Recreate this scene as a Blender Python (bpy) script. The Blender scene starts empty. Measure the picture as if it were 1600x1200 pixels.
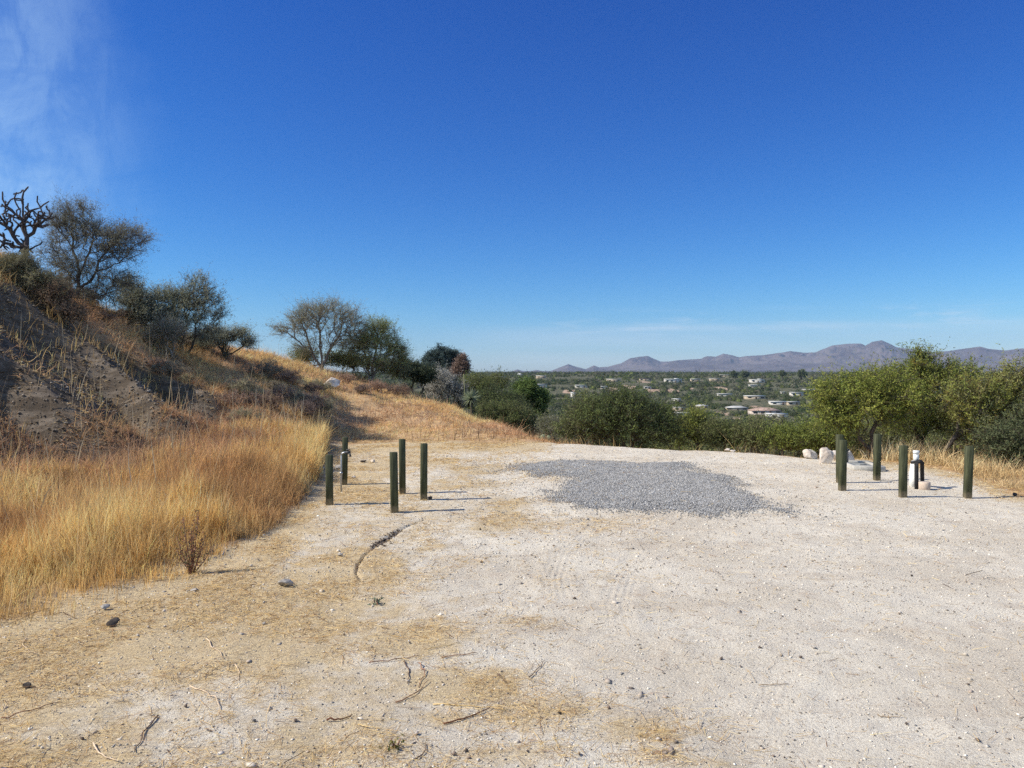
import bpy, math, random, time
import numpy as np
R = math.radians
T0 = time.time()
sc = bpy.context.scene
COL = sc.collection
rng = np.random.default_rng(7)
random.seed(7)

# ------------------------------------------------------------------ camera
CH, FP, PITCH = 1.6, 1200.0, math.atan(18 / 1200.0)      # eye height, focal length in photo pixels
cam_d = bpy.data.cameras.new('camera'); cam = bpy.data.objects.new('camera', cam_d); COL.objects.link(cam)
cam_d.sensor_width = 36; cam_d.lens = 36 * FP / 1600; cam_d.clip_start = 0.05; cam_d.clip_end = 40000
cam.location = (0, 0, CH); cam.rotation_euler = (R(90) - PITCH, 0, 0)
sc.camera = cam

# ------------------------------------------------------------------ light
SUN_EL, SUN_AZ = 41.0, -97.0          # azimuth from +Y, clockwise; the sun stands to the left, a little behind
sd = bpy.data.lights.new('sun', 'SUN'); so = bpy.data.objects.new('sun', sd); COL.objects.link(so)
sd.energy = 4.65; sd.angle = R(0.5); sd.color = (1.0, 0.935, 0.81)
_s = np.array([math.sin(R(SUN_AZ)) * math.cos(R(SUN_EL)), math.cos(R(SUN_AZ)) * math.cos(R(SUN_EL)), math.sin(R(SUN_EL))])
from mathutils import Vector
so.rotation_euler = Vector(_s).to_track_quat('Z', 'Y').to_euler()
so.location = (-30, -5, 30)

w = bpy.data.worlds.new('World'); sc.world = w; w.use_nodes = True
nt = w.node_tree; N = nt.nodes; L = nt.links
bg = N['Background']; bg.inputs['Strength'].default_value = 0.12
sky = N.new('ShaderNodeTexSky'); sky.sky_type = 'NISHITA'; sky.sun_disc = False
sky.sun_elevation = R(SUN_EL); sky.sun_rotation = R(SUN_AZ)
sky.altitude = 900; sky.air_density = 1.0; sky.dust_density = 0.35; sky.ozone_density = 3.0
hs = N.new('ShaderNodeHueSaturation'); hs.inputs['Saturation'].default_value = 1.18; hs.inputs['Value'].default_value = 0.92
L.new(sky.outputs[0], hs.inputs['Color'])
# clear dry desert air: a deeper blue than the standard sky
sr = N.new('ShaderNodeSeparateColor'); cr = N.new('ShaderNodeCombineColor'); L.new(hs.outputs[0], sr.inputs[0])
SS = 0.12 * 2 ** 0.5
for i_, (gm, gn) in enumerate(((1.80, .58), (1.40, .69), (1.0, .86))):
    a_ = N.new('ShaderNodeMath'); a_.operation = 'MULTIPLY'; L.new(sr.outputs[i_], a_.inputs[0]); a_.inputs[1].default_value = SS
    b_ = N.new('ShaderNodeMath'); b_.operation = 'POWER'; L.new(a_.outputs[0], b_.inputs[0]); b_.inputs[1].default_value = gm
    c_ = N.new('ShaderNodeMath'); c_.operation = 'MULTIPLY'; L.new(b_.outputs[0], c_.inputs[0]); c_.inputs[1].default_value = gn / SS
    L.new(c_.outputs[0], cr.inputs[i_])
# thin cirrus, laid out by compass direction and height above the horizon
tc = N.new('ShaderNodeTexCoord'); sep = N.new('ShaderNodeSeparateXYZ'); L.new(tc.outputs['Generated'], sep.inputs[0])
def wm(op, a, b=None, c=None):
    n = N.new('ShaderNodeMath'); n.operation = op
    for i, v in enumerate((a, b, c)):
        if v is None: continue
        if isinstance(v, (int, float)): n.inputs[i].default_value = v
        else: L.new(v, n.inputs[i])
    return n.outputs[0]
def wramp(v, lo, hi, a=0.0, b=1.0):
    n = N.new('ShaderNodeMapRange'); n.interpolation_type = 'SMOOTHSTEP'
    L.new(v, n.inputs[0])
    for i, k in enumerate((lo, hi, a, b)): n.inputs[i + 1].default_value = k
    return n.outputs[0]
az = wm('ARCTAN2', sep.outputs[0], sep.outputs[1])        # radians, 0 = +Y
el = wm('ARCSINE', sep.outputs[2])
def wnoise(sx, sy, scale, detail=6, rough=0.6, off=0.0):
    c = N.new('ShaderNodeCombineXYZ'); L.new(wm('MULTIPLY', az, sx), c.inputs[0]); L.new(wm('MULTIPLY', el, sy), c.inputs[1]); c.inputs[2].default_value = off
    n = N.new('ShaderNodeTexNoise'); L.new(c.outputs[0], n.inputs[0]); n.inputs['Scale'].default_value = scale
    n.inputs['Detail'].default_value = detail; n.inputs['Roughness'].default_value = rough; n.inputs['Distortion'].default_value = 0.6
    return n.outputs[0]
n1 = wnoise(1.2, 2.6, 3.2); nf = wnoise(5.0, 2.2, 5.0, 9, .68, 5.5)
edge = wm('ADD', az, wm('MULTIPLY', wm('SUBTRACT', n1, 0.5), 0.25))
left = wm('MULTIPLY', wramp(edge, R(-23.5), R(-33)), wm('MULTIPLY', wramp(el, R(3), R(9)), wramp(el, R(42), R(24), 0.0, 1.0)))
left = wm('MULTIPLY', left, wm('MULTIPLY', wramp(n1, 0.30, 0.65, 0.25, 1.0), wramp(nf, 0.34, 0.66, 0.50, 1.2)))
n2 = wnoise(1.0, 9.0, 3.0, off=3.3)
band = wm('MULTIPLY', wm('MULTIPLY', wramp(el, R(0.0), R(0.8)), wramp(el, R(3.9), R(2.4))), wramp(az, R(-7), R(1)))
band = wm('MULTIPLY', band, wramp(n2, 0.3, 0.75, 0.2, 1.0))
stl = wm('ADD', el, wm('MULTIPLY', wm('SUBTRACT', wnoise(2.5, 2.0, 3.0, off=1.7), 0.5), R(0.5)))
stq = wm('MULTIPLY', wm('SUBTRACT', stl, R(3.25)), 1 / R(0.28))
band = wm('ADD', band, wm('MULTIPLY', wm('MULTIPLY', wm('POWER', 2.718, wm('MULTIPLY', wm('MULTIPLY', stq, stq), -1.0)), wm('MULTIPLY', wramp(az, R(4), R(10)), wramp(az, R(30), R(20)))), wramp(wnoise(6, 20, 3.0, off=4.4), .3, .7, .35, .8)))
wq1 = wm('MULTIPLY', wm('SUBTRACT', az, wm('ADD', R(27.5), wm('MULTIPLY', el, 0.9))), 1 / R(1.0)); wq2 = wm('MULTIPLY', wm('SUBTRACT', el, R(3.7)), 1 / R(0.5))
band = wm('ADD', band, wm('MULTIPLY', wm('POWER', 2.718, wm('MULTIPLY', wm('ADD', wm('MULTIPLY', wq1, wq1), wm('MULTIPLY', wq2, wq2)), -1.0)), .35))
n3 = wnoise(2.0, 16.0, 4.0, off=8.1)
wis = wm('MULTIPLY', wm('MULTIPLY', wramp(el, R(2.2), R(3.2)), wramp(el, R(4.9), R(3.8))), wm('MULTIPLY', wramp(n3, 0.52, 0.75), wramp(az, R(0), R(8))))
left = wm('MULTIPLY', left, wramp(el, R(20), R(13), 1.0, 1.55))
cl = wm('MINIMUM', wm('ADD', wm('ADD', wm('MULTIPLY', left, 0.27), wm('MULTIPLY', band, 0.30)), wm('MULTIPLY', wis, 0.3)), 0.75)
# a thin high veil added to the unseen sky behind the viewer for neutral fill
fill_veil = wm('MULTIPLY', wramp(sep.outputs[1], 0.05, -0.5), wm('MULTIPLY', wramp(sep.outputs[2], 0.0, 0.25), wramp(n1, 0.3, 0.6, 0.25, 0.5)))
cl = wm('MAXIMUM', cl, fill_veil)
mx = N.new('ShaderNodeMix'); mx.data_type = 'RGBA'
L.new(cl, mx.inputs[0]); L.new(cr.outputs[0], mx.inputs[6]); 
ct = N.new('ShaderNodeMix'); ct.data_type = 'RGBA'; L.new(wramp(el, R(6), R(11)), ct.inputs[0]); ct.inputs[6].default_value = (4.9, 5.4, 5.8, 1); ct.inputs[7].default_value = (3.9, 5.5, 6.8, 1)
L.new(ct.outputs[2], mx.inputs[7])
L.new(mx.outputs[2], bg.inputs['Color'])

sc.view_settings.view_transform = 'Standard'; sc.view_settings.look = 'None'
sc.view_settings.exposure = 0.5; sc.view_settings.gamma = 1.0; sc.view_settings.use_curve_mapping = False
sc.render.engine = 'CYCLES'
sc.cycles.use_denoising = False; sc.cycles.use_adaptive_sampling = True; sc.cycles.adaptive_threshold = 0.004
sc.cycles.max_bounces = 5; sc.cycles.diffuse_bounces = 3; sc.cycles.glossy_bounces = 2; sc.cycles.transmission_bounces = 3
sc.cycles.transparent_max_bounces = 8; sc.cycles.volume_bounces = 0
sc.cycles.caustics_reflective = False; sc.cycles.caustics_refractive = False

# ------------------------------------------------------------------ helpers
def ray(u, v):
    cx, cy = (u - 800) / FP, -(v - 600) / FP
    c, s = math.cos(PITCH), math.sin(PITCH)
    return np.array([cx, c + cy * s, -s + cy * c])
def W(u, v, d):                        # the point seen at photo pixel (u, v) that lies d metres ahead
    r = ray(u, v); k = d / r[1]
    return np.array([r[0] * k, d, CH + r[2] * k])
def G0(u, v, z=0.0):                   # that pixel's point on the level pad
    r = ray(u, v); k = (z - CH) / r[2]
    return r * k + np.array([0, 0, CH])

def hsh(ix, iy, s):
    h = (ix.astype(np.int64) * 374761393 + iy.astype(np.int64) * 668265263 + s * 974634777) & 0xffffffff
    h = ((h ^ (h >> 13)) * 1274126177) & 0xffffffff
    h = ((h ^ (h >> 16)) * 2246822519) & 0xffffffff
    return ((h ^ (h >> 15)) & 0xffffff) / float(0xffffff)
def vn(x, y, s=0):
    ix, iy = np.floor(x), np.floor(y); fx, fy = x - ix, y - iy
    fx = fx * fx * (3 - 2 * fx); fy = fy * fy * (3 - 2 * fy)
    a, b = hsh(ix, iy, s), hsh(ix + 1, iy, s); c, d = hsh(ix, iy + 1, s), hsh(ix + 1, iy + 1, s)
    return (a * (1 - fx) + b * fx) * (1 - fy) + (c * (1 - fx) + d * fx) * fy
def fbm(x, y, s=0, o=4, g=0.5):
    t, a, n = 0, 1.0, 0
    for i in range(o):
        t = t + a * vn(x * 2 ** i + 17.3 * i, y * 2 ** i - 9.1 * i, s + i); n += a; a *= g
    return t / n
def sstep(x, lo, hi):
    t = np.clip((x - lo) / (hi - lo), 0, 1); return t * t * (3 - 2 * t)

def mk(name, V, polys, mat=None, col=None, attrs=None, smooth=False):
    me = bpy.data.meshes.new(name)
    V = np.ascontiguousarray(V, np.float32)
    polys = [np.asarray(p, np.int32) for p in polys if len(p)]
    me.vertices.add(len(V)); me.vertices.foreach_set('co', V.ravel())
    lv = np.concatenate([p.ravel() for p in polys]); tot = np.concatenate([np.full(len(p), p.shape[1], np.int32) for p in polys])
    me.loops.add(len(lv)); me.loops.foreach_set('vertex_index', lv)
    st = np.concatenate([[0], np.cumsum(tot)[:-1]]).astype(np.int32)
    me.polygons.add(len(tot)); me.polygons.foreach_set('loop_start', st)
    me.update(calc_edges=True)
    al = dict(attrs or {})
    if col is not None: al['col'] = col
    for k, c in al.items():
        c = np.asarray(c, np.float32)
        if c.shape[1] == 3: c = np.concatenate([c, np.ones((len(c), 1), np.float32)], 1)
        a = me.color_attributes.new(k, 'FLOAT_COLOR', 'POINT'); a.data.foreach_set('color', np.ascontiguousarray(c).ravel())
    if smooth: me.polygons.foreach_set('use_smooth', np.ones(len(tot), bool))
    if mat: me.materials.append(mat)
    return me
def link(name, me, parent=None):
    o = bpy.data.objects.new(name, me); COL.objects.link(o)
    if parent: o.parent = parent
    return o
def tag(o, label=None, cat=None, group=None, kind=None):
    if label: o['label'] = label
    if cat: o['category'] = cat
    if group: o['group'] = group
    if kind: o['kind'] = kind
    return o
def empty(name, loc=(0, 0, 0), rz=0):
    o = bpy.data.objects.new(name, None); COL.objects.link(o); o.location = loc; o.rotation_euler = (0, 0, rz)
    o.empty_display_size = 0.2
    return o
def copy_tree(o, parent=None):
    c = o.copy(); COL.objects.link(c); c.parent = parent
    for ch in [x for x in bpy.data.objects if x.parent == o]:
        copy_tree(ch, c)
    return c
class MB:                               # collects simple solids, one mesh
    def __init__(s): s.V = []; s.Q = []; s.T = []; s.n = 0
    def add(s, V, Q=None, T=None):
        V = np.asarray(V, float)
        if Q is not None and len(Q): s.Q.append(np.asarray(Q) + s.n)
        if T is not None and len(T): s.T.append(np.asarray(T) + s.n)
        s.V.append(V); s.n += len(V); return s
    def box(s, c, d, rz=0, bev=0.0, taper=1.0):
        hx, hy, hz_ = d[0] / 2, d[1] / 2, d[2] / 2
        if bev <= 0: ring = [(-hx, -hy), (hx, -hy), (hx, hy), (-hx, hy)]
        else: ring = [(-hx + bev, -hy), (hx - bev, -hy), (hx, -hy + bev), (hx, hy - bev), (hx - bev, hy), (-hx + bev, hy), (-hx, hy - bev), (-hx, -hy + bev)]
        ring = np.array(ring); n = len(ring)
        lv = [(-hz_, 1.0), (hz_ - bev, taper)] + ([(hz_, taper * (1 - bev / max(hx, 1e-6)))] if bev > 0 else [])
        if bev <= 0: lv = [(-hz_, 1.0), (hz_, taper)]
        V = []
        for z, k in lv: V += [(x * k, y * k, z) for x, y in ring]
        V = np.array(V); ca, sa = math.cos(rz), math.sin(rz)
        V = np.stack([V[:, 0] * ca - V[:, 1] * sa + c[0], V[:, 0] * sa + V[:, 1] * ca + c[1], V[:, 2] + c[2]], 1)
        Q = [(k * n + i, k * n + (i + 1) % n, (k + 1) * n + (i + 1) % n, (k + 1) * n + i) for k in range(len(lv) - 1) for i in range(n)]
        top = (len(lv) - 1) * n
        if n == 4: Q += [(top, top + 1, top + 2, top + 3), (3, 2, 1, 0)]; T = []
        else:
            Q += [(top + 0, top + 1, top + 2, top + 3), (top + 0, top + 3, top + 4, top + 7), (top + 4, top + 5, top + 6, top + 7)]
            Q += [(3, 2, 1, 0), (7, 4, 3, 0), (7, 6, 5, 4)]; T = []
        return s.add(V, Q, T)
    def tube(s, pts, rad, n=10, cap=True):
        pts = [np.array(p, float) for p in pts]
        if not hasattr(rad, '__len__'): rad = [rad] * len(pts)
        V = []; up = np.array([0.13, 0.21, 1.0])
        for i, p in enumerate(pts):
            t = pts[min(i + 1, len(pts) - 1)] - pts[max(i - 1, 0)]; t /= np.linalg.norm(t) + 1e-9
            a = np.cross(t, up if abs(t @ up) < 0.9 * np.linalg.norm(up) else np.array([1.0, 0.1, 0])); a /= np.linalg.norm(a); b = np.cross(t, a)
            V += [p + rad[i] * (a * math.cos(2 * math.pi * k / n) + b * math.sin(2 * math.pi * k / n)) for k in range(n)]
        m = len(pts)
        Q = [(k * n + i, k * n + (i + 1) % n, (k + 1) * n + (i + 1) % n, (k + 1) * n + i) for k in range(m - 1) for i in range(n)]
        T = []
        if cap:
            V += [pts[0], pts[-1]]
            T = [(m * n, (i + 1) % n, i) for i in range(n)] + [(m * n + 1, (m - 1) * n + i, (m - 1) * n + (i + 1) % n) for i in range(n)]
        return s.add(V, Q, T)
    def build(s, name, mat, parent=None, smooth=False, col=None):
        V = np.concatenate(s.V)
        P = [np.concatenate(s.Q)] if s.Q else []
        if s.T: P.append(np.concatenate(s.T))
        c = None if col is None else np.tile(np.array(col, float), (len(V), 1))
        return link(name, mk(name, V, P, mat, c, smooth=smooth), parent)

# ------------------------------------------------------------------ materials
def newmat(name):
    m = bpy.data.materials.new(name); m.use_nodes = True
    return m, m.node_tree.nodes, m.node_tree.links
class NT:
    def __init__(s, m): s.t = m.node_tree; s.n = s.t.nodes; s.l = s.t.links; s.p = s.n['Principled BSDF']; s.tc = None
    def obj(s):
        if not s.tc: s.tc = s.n.new('ShaderNodeTexCoord')
        return s.tc.outputs['Object']
    def put(s, v, sock):
        if isinstance(v, (int, float)): sock.default_value = v
        elif isinstance(v, tuple): sock.default_value = v if len(v) == 4 else (*v, 1) if sock.type == 'RGBA' else v
        else: s.l.new(v, sock)
    def noise(s, scale, detail=4, rough=0.55, vec=None, dist=0.0, out=0):
        n = s.n.new('ShaderNodeTexNoise'); s.put(vec or s.obj(), n.inputs['Vector']); n.inputs['Scale'].default_value = scale
        n.inputs['Detail'].default_value = detail; n.inputs['Roughness'].default_value = rough; n.inputs['Distortion'].default_value = dist
        return n.outputs[out]
    def voro(s, scale, out='Distance', feature='F1', rnd=1.0, vec=None):
        n = s.n.new('ShaderNodeTexVoronoi'); n.feature = feature; s.put(vec or s.obj(), n.inputs['Vector']); n.inputs['Scale'].default_value = scale
        n.inputs['Randomness'].default_value = rnd
        return n.outputs[out]
    def mapv(s, scl, rot=(0, 0, 0)):
        n = s.n.new('ShaderNodeMapping'); s.l.new(s.obj(), n.inputs[0]); n.inputs['Scale'].default_value = scl; n.inputs['Rotation'].default_value = rot
        return n.outputs[0]
    def rng(s, v, lo, hi, a=0.0, b=1.0):
        n = s.n.new('ShaderNodeMapRange'); n.interpolation_type = 'SMOOTHSTEP'; s.put(v, n.inputs[0])
        for i, k in enumerate((lo, hi, a, b)): n.inputs[i + 1].default_value = k
        return n.outputs[0]
    def mix(s, f, a, b, mode='MIX'):
        n = s.n.new('ShaderNodeMix'); n.data_type = 'RGBA'; n.blend_type = mode
        s.put(f, n.inputs[0]); s.put(a, n.inputs[6]); s.put(b, n.inputs[7]); return n.outputs[2]
    def math(s, op, a, b=0.0):
        n = s.n.new('ShaderNodeMath'); n.operation = op; s.put(a, n.inputs[0]); s.put(b, n.inputs[1]); return n.outputs[0]
    def attr(s, name):
        n = s.n.new('ShaderNodeAttribute'); n.attribute_name = name; return n
    def bump(s, h, strength=0.5, dist=0.02):
        n = s.n.new('ShaderNodeBump'); s.put(h, n.inputs['Height']); n.inputs['Strength'].default_value = strength; n.inputs['Distance'].default_value = dist
        s.l.new(n.outputs[0], s.p.inputs['Normal'])

def simple(name, c, rough=0.8, var=0.25, scale=20, bump=0.3, metal=0.0, c2=None, bd=0.01, stretch=None):
    m, _, _ = newmat(name); t = NT(m)
    vec = t.mapv(stretch) if stretch else None
    nz = t.noise(scale, 5, 0.6, vec=vec)
    a = tuple(x * (1 - var) for x in c); b = c2 or tuple(min(1, x * (1 + var)) for x in c)
    t.put(t.mix(t.rng(nz, 0.3, 0.7), a, b), t.p.inputs['Base Color']); t.p.inputs['Roughness'].default_value = rough
    t.p.inputs['Metallic'].default_value = metal; t.p.inputs['Specular IOR Level'].default_value = 0.25
    if bump: t.bump(nz, bump, bd)
    return m
def attrmat(name, rough=0.9, transl=0.0, var=0.0, scale=8.0, spec=0.1):
    m, n, l = newmat(name); t = NT(m); a = t.attr('col')
    c = a.outputs['Color']
    if var: c = t.mix(1.0, c, t.mix(t.rng(t.noise(scale, 4, 0.6), 0.3, 0.7), (1 - var,) * 3, (1 + var * 0.6,) * 3), 'MULTIPLY')
    if transl:
        n.remove(t.p); d = n.new('ShaderNodeBsdfDiffuse'); r = n.new('ShaderNodeBsdfTranslucent'); x = n.new('ShaderNodeMixShader')
        x.inputs[0].default_value = transl; l.new(c, d.inputs[0]); l.new(c, r.inputs[0]); l.new(d.outputs[0], x.inputs[1]); l.new(r.outputs[0], x.inputs[2])
        l.new(x.outputs[0], n['Material Output'].inputs[0])
    else:
        l.new(c, t.p.inputs['Base Color']); t.p.inputs['Roughness'].default_value = rough; t.p.inputs['Specular IOR Level'].default_value = spec
    return m
M_leaf = attrmat('leaf', transl=0.30)
M_grass = attrmat('dry_grass', transl=0.35)
M_stone = attrmat('loose_stone', rough=0.9)
M_bark = attrmat('bark', rough=0.95, var=0.35, scale=30)

# ------------------------------------------------------------------ terrain height
# columns of the photo: u, foot of the rise, (bank foot d,z), (crest d,z), (behind d,z), (60), (300), (533), (1000), (1600)
FAR = [(60, -6.5), (300, -27), (533, -20.5), (1000, -4.0), (1700, -2.2)]
cols = [
 (0,   4.9, (10.5, .28), (16.0, 4.05), (22, 4.6)),
 (100, 5.3, (11.0, .26), (17.5, 3.45), (24, 3.7)),
 (200, 5.8, (12.0, .32), (19.0, 2.90), (25, 3.0)),
 (330, 6.6, (14.5, .45), (22.0, 2.35), (27, 2.2)),
 (400, 7.4, (15.5, .60), (23.5, 2.20), (28, 2.0)),
 (440, 8.3, (16.0, .58), (24.0, 2.00), (28, 1.7)),
 (470, 9.5, (16.5, .46), (24.5, 1.90), (28, 1.6)),
 (500, 11.5,(17.0, .28), (25.0, 1.75), (29, 1.3)),
 (515, 16.6,(17.6, .05), (25.2, 1.68), (29, 1.1)),
 (600, 17.2,(18.5, .08), (26.0, 1.38), (30, .6)),
 (650, 17.4,(18.5, .06), (26.0, 1.12), (30, .1)),
 (700, 17.6,(18.4, .04), (25.5, .70),  (29, -.4)),
 (760, 17.7,(18.3, .02), (23.0, .12),  (27, -1.1)),
 (820, 17.7,(18.2, .0),  (20.3, -.02), (24, -1.4)),
 (870, 17.6,(17.7, .0),  (17.9, -.01), (21, -1.2)),
 (1000,16.5,(16.6, .0),  (16.9, -.01), (20, -1.2)),
 (1130,15.9,(16.0, .0),  (16.2, -.01), (19, -1.1)),
 (1250,14.6,(14.7, .0),  (14.9, -.01), (18, -1.0)),
 (1330,14.0,(14.2, .0),  (14.6, -.02), (18, -.7)),
 (1440,13.3,(13.5, .0),  (14.0, -.03), (18, -.7)),
 (1511,12.0,(12.4, .0),  (13.3, -.03), (17, -.6)),
 (1560,10.6,(11.2, .0),  (12.6, -.03), (17, -.6)),
 (1600,10.1,(10.9, .0),  (12.3, -.03), (17, -.6)),
]
TA, TR, TZ = [], [], []
for e in cols:
    t = (e[0] - 800) / FP; k = math.sqrt(1 + t * t)
    TA.append(math.degrees(math.atan(t)))
    pts = [(e[1], 0.0), e[2], e[3], e[4]] + FAR
    TR.append([0.01] + [p[0] * k for p in pts]); TZ.append([0.0] + [p[1] for p in pts])
def sidecol(a, pts):
    TA.append(a); TR.append([0.01] + [p[0] for p in pts]); TZ.append([0.0] + [p[1] for p in pts])
sidecol(-60, [(5.2, 0), (9.5, .3), (17, 5.2), (26, 6.4), (70, 4), (300, -10), (560, -14), (1100, -4), (1800, -2.2)])
sidecol(-100, [(6.5, 0), (11, .5), (19, 4.0), (28, 5.0), (70, 3), (300, -10), (560, -14), (1100, -4), (1800, -2.2)])
sidecol(-140, [(14, 0), (16, .1), (24, .8), (34, 1.0), (70, 0), (300, -10), (560, -14), (1100, -4), (1800, -2.2)])
sidecol(50, [(9.8, 0), (10.5, 0), (13, -.05), (18, -.8), (60, -6.5), (300, -27), (533, -20.5), (1000, -4), (1700, -2.2)])
sidecol(100, [(14, 0), (15, 0), (16, -.05), (20, -.8), (60, -5), (300, -20), (533, -16), (1000, -4), (1700, -2.2)])
sidecol(180, [(16, 0), (17, 0), (24, .1), (34, .2), (70, 0), (300, -10), (560, -14), (1100, -4), (1800, -2.2)])
sidecol(-180, [(16, 0), (17, 0), (24, .1), (34, .2), (70, 0), (300, -10), (560, -14), (1100, -4), (1800, -2.2)])
o_ = np.argsort(TA); TA = np.array(TA)[o_]; TR = np.array(TR)[o_]; TZ = np.array(TZ)[o_]; NK = TR.shape[1]
def polar(x, y): return np.degrees(np.arctan2(x, y)), np.hypot(x, y)
def knots(a):
    rk = [np.interp(a, TA, TR[:, k]) for k in range(NK)]; zk = [np.interp(a, TA, TZ[:, k]) for k in range(NK)]
    return rk, zk
def _prof(a, r):
    rk, zk = knots(a); z = np.zeros_like(r)
    for k in range(NK - 1):
        t = (r - rk[k]) / (rk[k + 1] - rk[k])
        t = np.clip(t, 0, 1); z = z + (zk[k + 1] - zk[k]) * t
    return z
RUT = np.array([G0(u, v)[:2] for u, v in [(668, 808), (648, 818), (625, 829), (604, 842), (585, 856), (568, 871), (559, 884), (557, 897), (566, 910)]])
def polydist(x, y, P):
    best = np.full(x.shape, 1e9); tt = np.zeros(x.shape)
    for i in range(len(P) - 1):
        d = P[i + 1] - P[i]; l2 = d @ d
        t = np.clip(((x - P[i, 0]) * d[0] + (y - P[i, 1]) * d[1]) / l2, 0, 1)
        dd = np.hypot(x - P[i, 0] - t * d[0], y - P[i, 1] - t * d[1])
        m = dd < best; best = np.where(m, dd, best); tt = np.where(m, (i + t) / (len(P) - 1), tt)
    return best, tt
TRACKS = [np.array([G0(u, v)[:2] for u, v in q_]) for q_ in (
    [(740, 806), (700, 814), (655, 832), (618, 856), (598, 885), (606, 915), (640, 950)], [(1010, 806), (950, 815), (905, 838), (880, 868), (868, 905), (880, 960)],
    [(1120, 812), (1060, 830), (1010, 860), (975, 900), (960, 950), (975, 1020)], [(1500, 850), (1350, 880), (1210, 930), (1100, 1000), (1040, 1100)], [(1600, 905), (1450, 935), (1320, 985), (1220, 1060), (1170, 1180)])]
GRAV = np.array([G0(u, v)[:2] for u, v in [(790, 737), (822, 724), (880, 720), (960, 722), (1060, 723), (1078, 731), (1120, 744), (1165, 762), (1195, 781), (1222, 799), (1110, 801), (990, 800), (925, 795), (868, 785), (840, 772), (862, 760), (893, 752), (880, 745), (835, 744)]])
def inpoly(x, y, P):
    c = np.zeros(x.shape, bool); n = len(P); j = n - 1
    for i in range(n):
        xi, yi, xj, yj = P[i, 0], P[i, 1], P[j, 0], P[j, 1]
        c ^= ((yi > y) != (yj > y)) & (x < (xj - xi) * (y - yi) / (yj - yi + 1e-12) + xi); j = i
    return c
def gravmask(x, y):
    m = inpoly(x, y, GRAV); d, _ = polydist(x, y, np.vstack([GRAV, GRAV[:1]]))
    sd_ = np.where(m, d, -d) + (fbm(x * 2.2, y * 1.2, 55, 4) - 0.5) * 1.0
    return sstep(sd_, -0.25, 0.55)
def zones(x, y):
    a, r = polar(x, y); rk, zk = knots(a)
    wob = (fbm(x * 1.1, y * 1.1, 31, 3) - 0.5) * 1.3
    left = 1 - sstep(a, 4.0, 6.5)
    hill = sstep(r + wob * 0.8, rk[1] - 0.45, rk[1] + 0.55)                   # inside the foot of the rise
    sb = (r - rk[2]) / (rk[3] - rk[2]); smx = np.interp(a, [-50, -33.7, -30, -26.6, -21.4, -20.2], [.6, .80, .82, .66, .25, -.05])
    bank = sstep(r, rk[2] - 0.9, rk[2] + 0.5) * (1 - sstep(sb + wob * .06, smx - .07, smx + .05)) * sstep(a, -60, -50) * (1 - sstep(a, -21, -19.5))
    return a, r, rk, zk, left, hill, bank
def hz(x, y, fine=True):
    x = np.asarray(x, float); y = np.asarray(y, float); sh = x.shape; x = x.ravel(); y = y.ravel()
    a, r = polar(x, y)
    z = 0
    for da, kr, wt in ((0, 1, 2), (-1.1, 1, 1), (1.1, 1, 1), (0, .965, 1.5), (0, 1.035, 1.5), (-1.1, .95, .5), (1.1, 1.05, .5)):
        aa = np.clip(a + da, -180, 180); z = z + wt * _prof(aa, r * kr)
    z = z / 8.0
    rk, zk = knots(a)
    hill = sstep(r, rk[1] - 0.2, rk[1] + 2.0) * (1 - sstep(a, 2, 6)) * (1 - sstep(r, 34, 60))
    z = z + hill * ((fbm(x * 0.45, y * 0.45, 5, 3) - 0.5) * 0.35 + (fbm(x * 1.7, y * 1.7, 9, 3) - 0.5) * 0.16)
    far = sstep(r, 60, 350)
    z = z + far * ((fbm(x / 130, y / 90, 71, 4) - 0.5) * 13.0 * (1 - sstep(r, 1000, 1700) * 0.75))
    rd = sstep(r, 18, 40) * (1 - far)
    z = z + rd * (fbm(x / 14, y / 14, 77, 3) - 0.5) * 1.6
    if fine:
        b = zones(x, y)[6]
        # erosion rills that run down the bank
        q = y * 0.92 + x * 0.16 + (fbm(x * 0.5, y * 0.5, 91, 2) - 0.5) * 1.2
        fq = (q * 0.52) % 1.0; rill = np.where(fq < .22, fq / .22, 1 - (fq - .22) / .78)
        z = z + b * ((rill - 0.5) * 0.62 + (fbm(x * 0.9, y * 4.5, 93, 3) - 0.5) * 0.22)
        near = 1 - sstep(r, 20, 40)
        z = z + near * ((fbm(x * 0.8, y * 0.8, 3, 3) - 0.5) * 0.045 + (fbm(x * 5, y * 5, 13, 3) - 0.5) * 0.022)
        pad = near * (1 - hill)
        tr = np.sin((x * 1.0 + y * 0.08 + 0.35 * np.sin(y * 0.35)) * 3.1)         # shallow wheel tracks
        z = z + pad * (-0.008) * np.clip(tr, 0, 1) * sstep(fbm(x * .5, y * .15, 19, 2), .4, .6)
        for TRK in TRACKS:
            dt, tt = polydist(x, y, TRK)
            z = z - .0022 * np.exp(-(dt / .11) ** 4) * (1 + .7 * np.cos(dt * 2 * np.pi / .05)) * (.5 + .8 * vn(x * .9, y * .9, 21)) * sstep(tt, 0, .1) * (1 - sstep(tt, .8, 1)) + .0018 * np.exp(-((dt - .14) / .035) ** 2) * sstep(tt, 0, .1) * (1 - sstep(tt, .8, 1))
        d, t = polydist(x, y, RUT)
        side = np.exp(-(d / (0.010 + 0.026 * np.exp(-((t - .36) / .10) ** 2))) ** 2) * (1 - np.abs(2 * t - 1) ** 6)
        z = z - 0.030 * side * (0.7 + 0.6 * vn(x * 14, y * 14, 4))
        z = z + gravmask(x, y) * 0.03
    return z.reshape(sh)
def ground(u, d):                      # ground point under photo column u, d metres ahead
    x = (u - 800) / FP * d; return np.array([x, d, float(hz(np.array([x]), np.array([d]))[0])])
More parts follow.
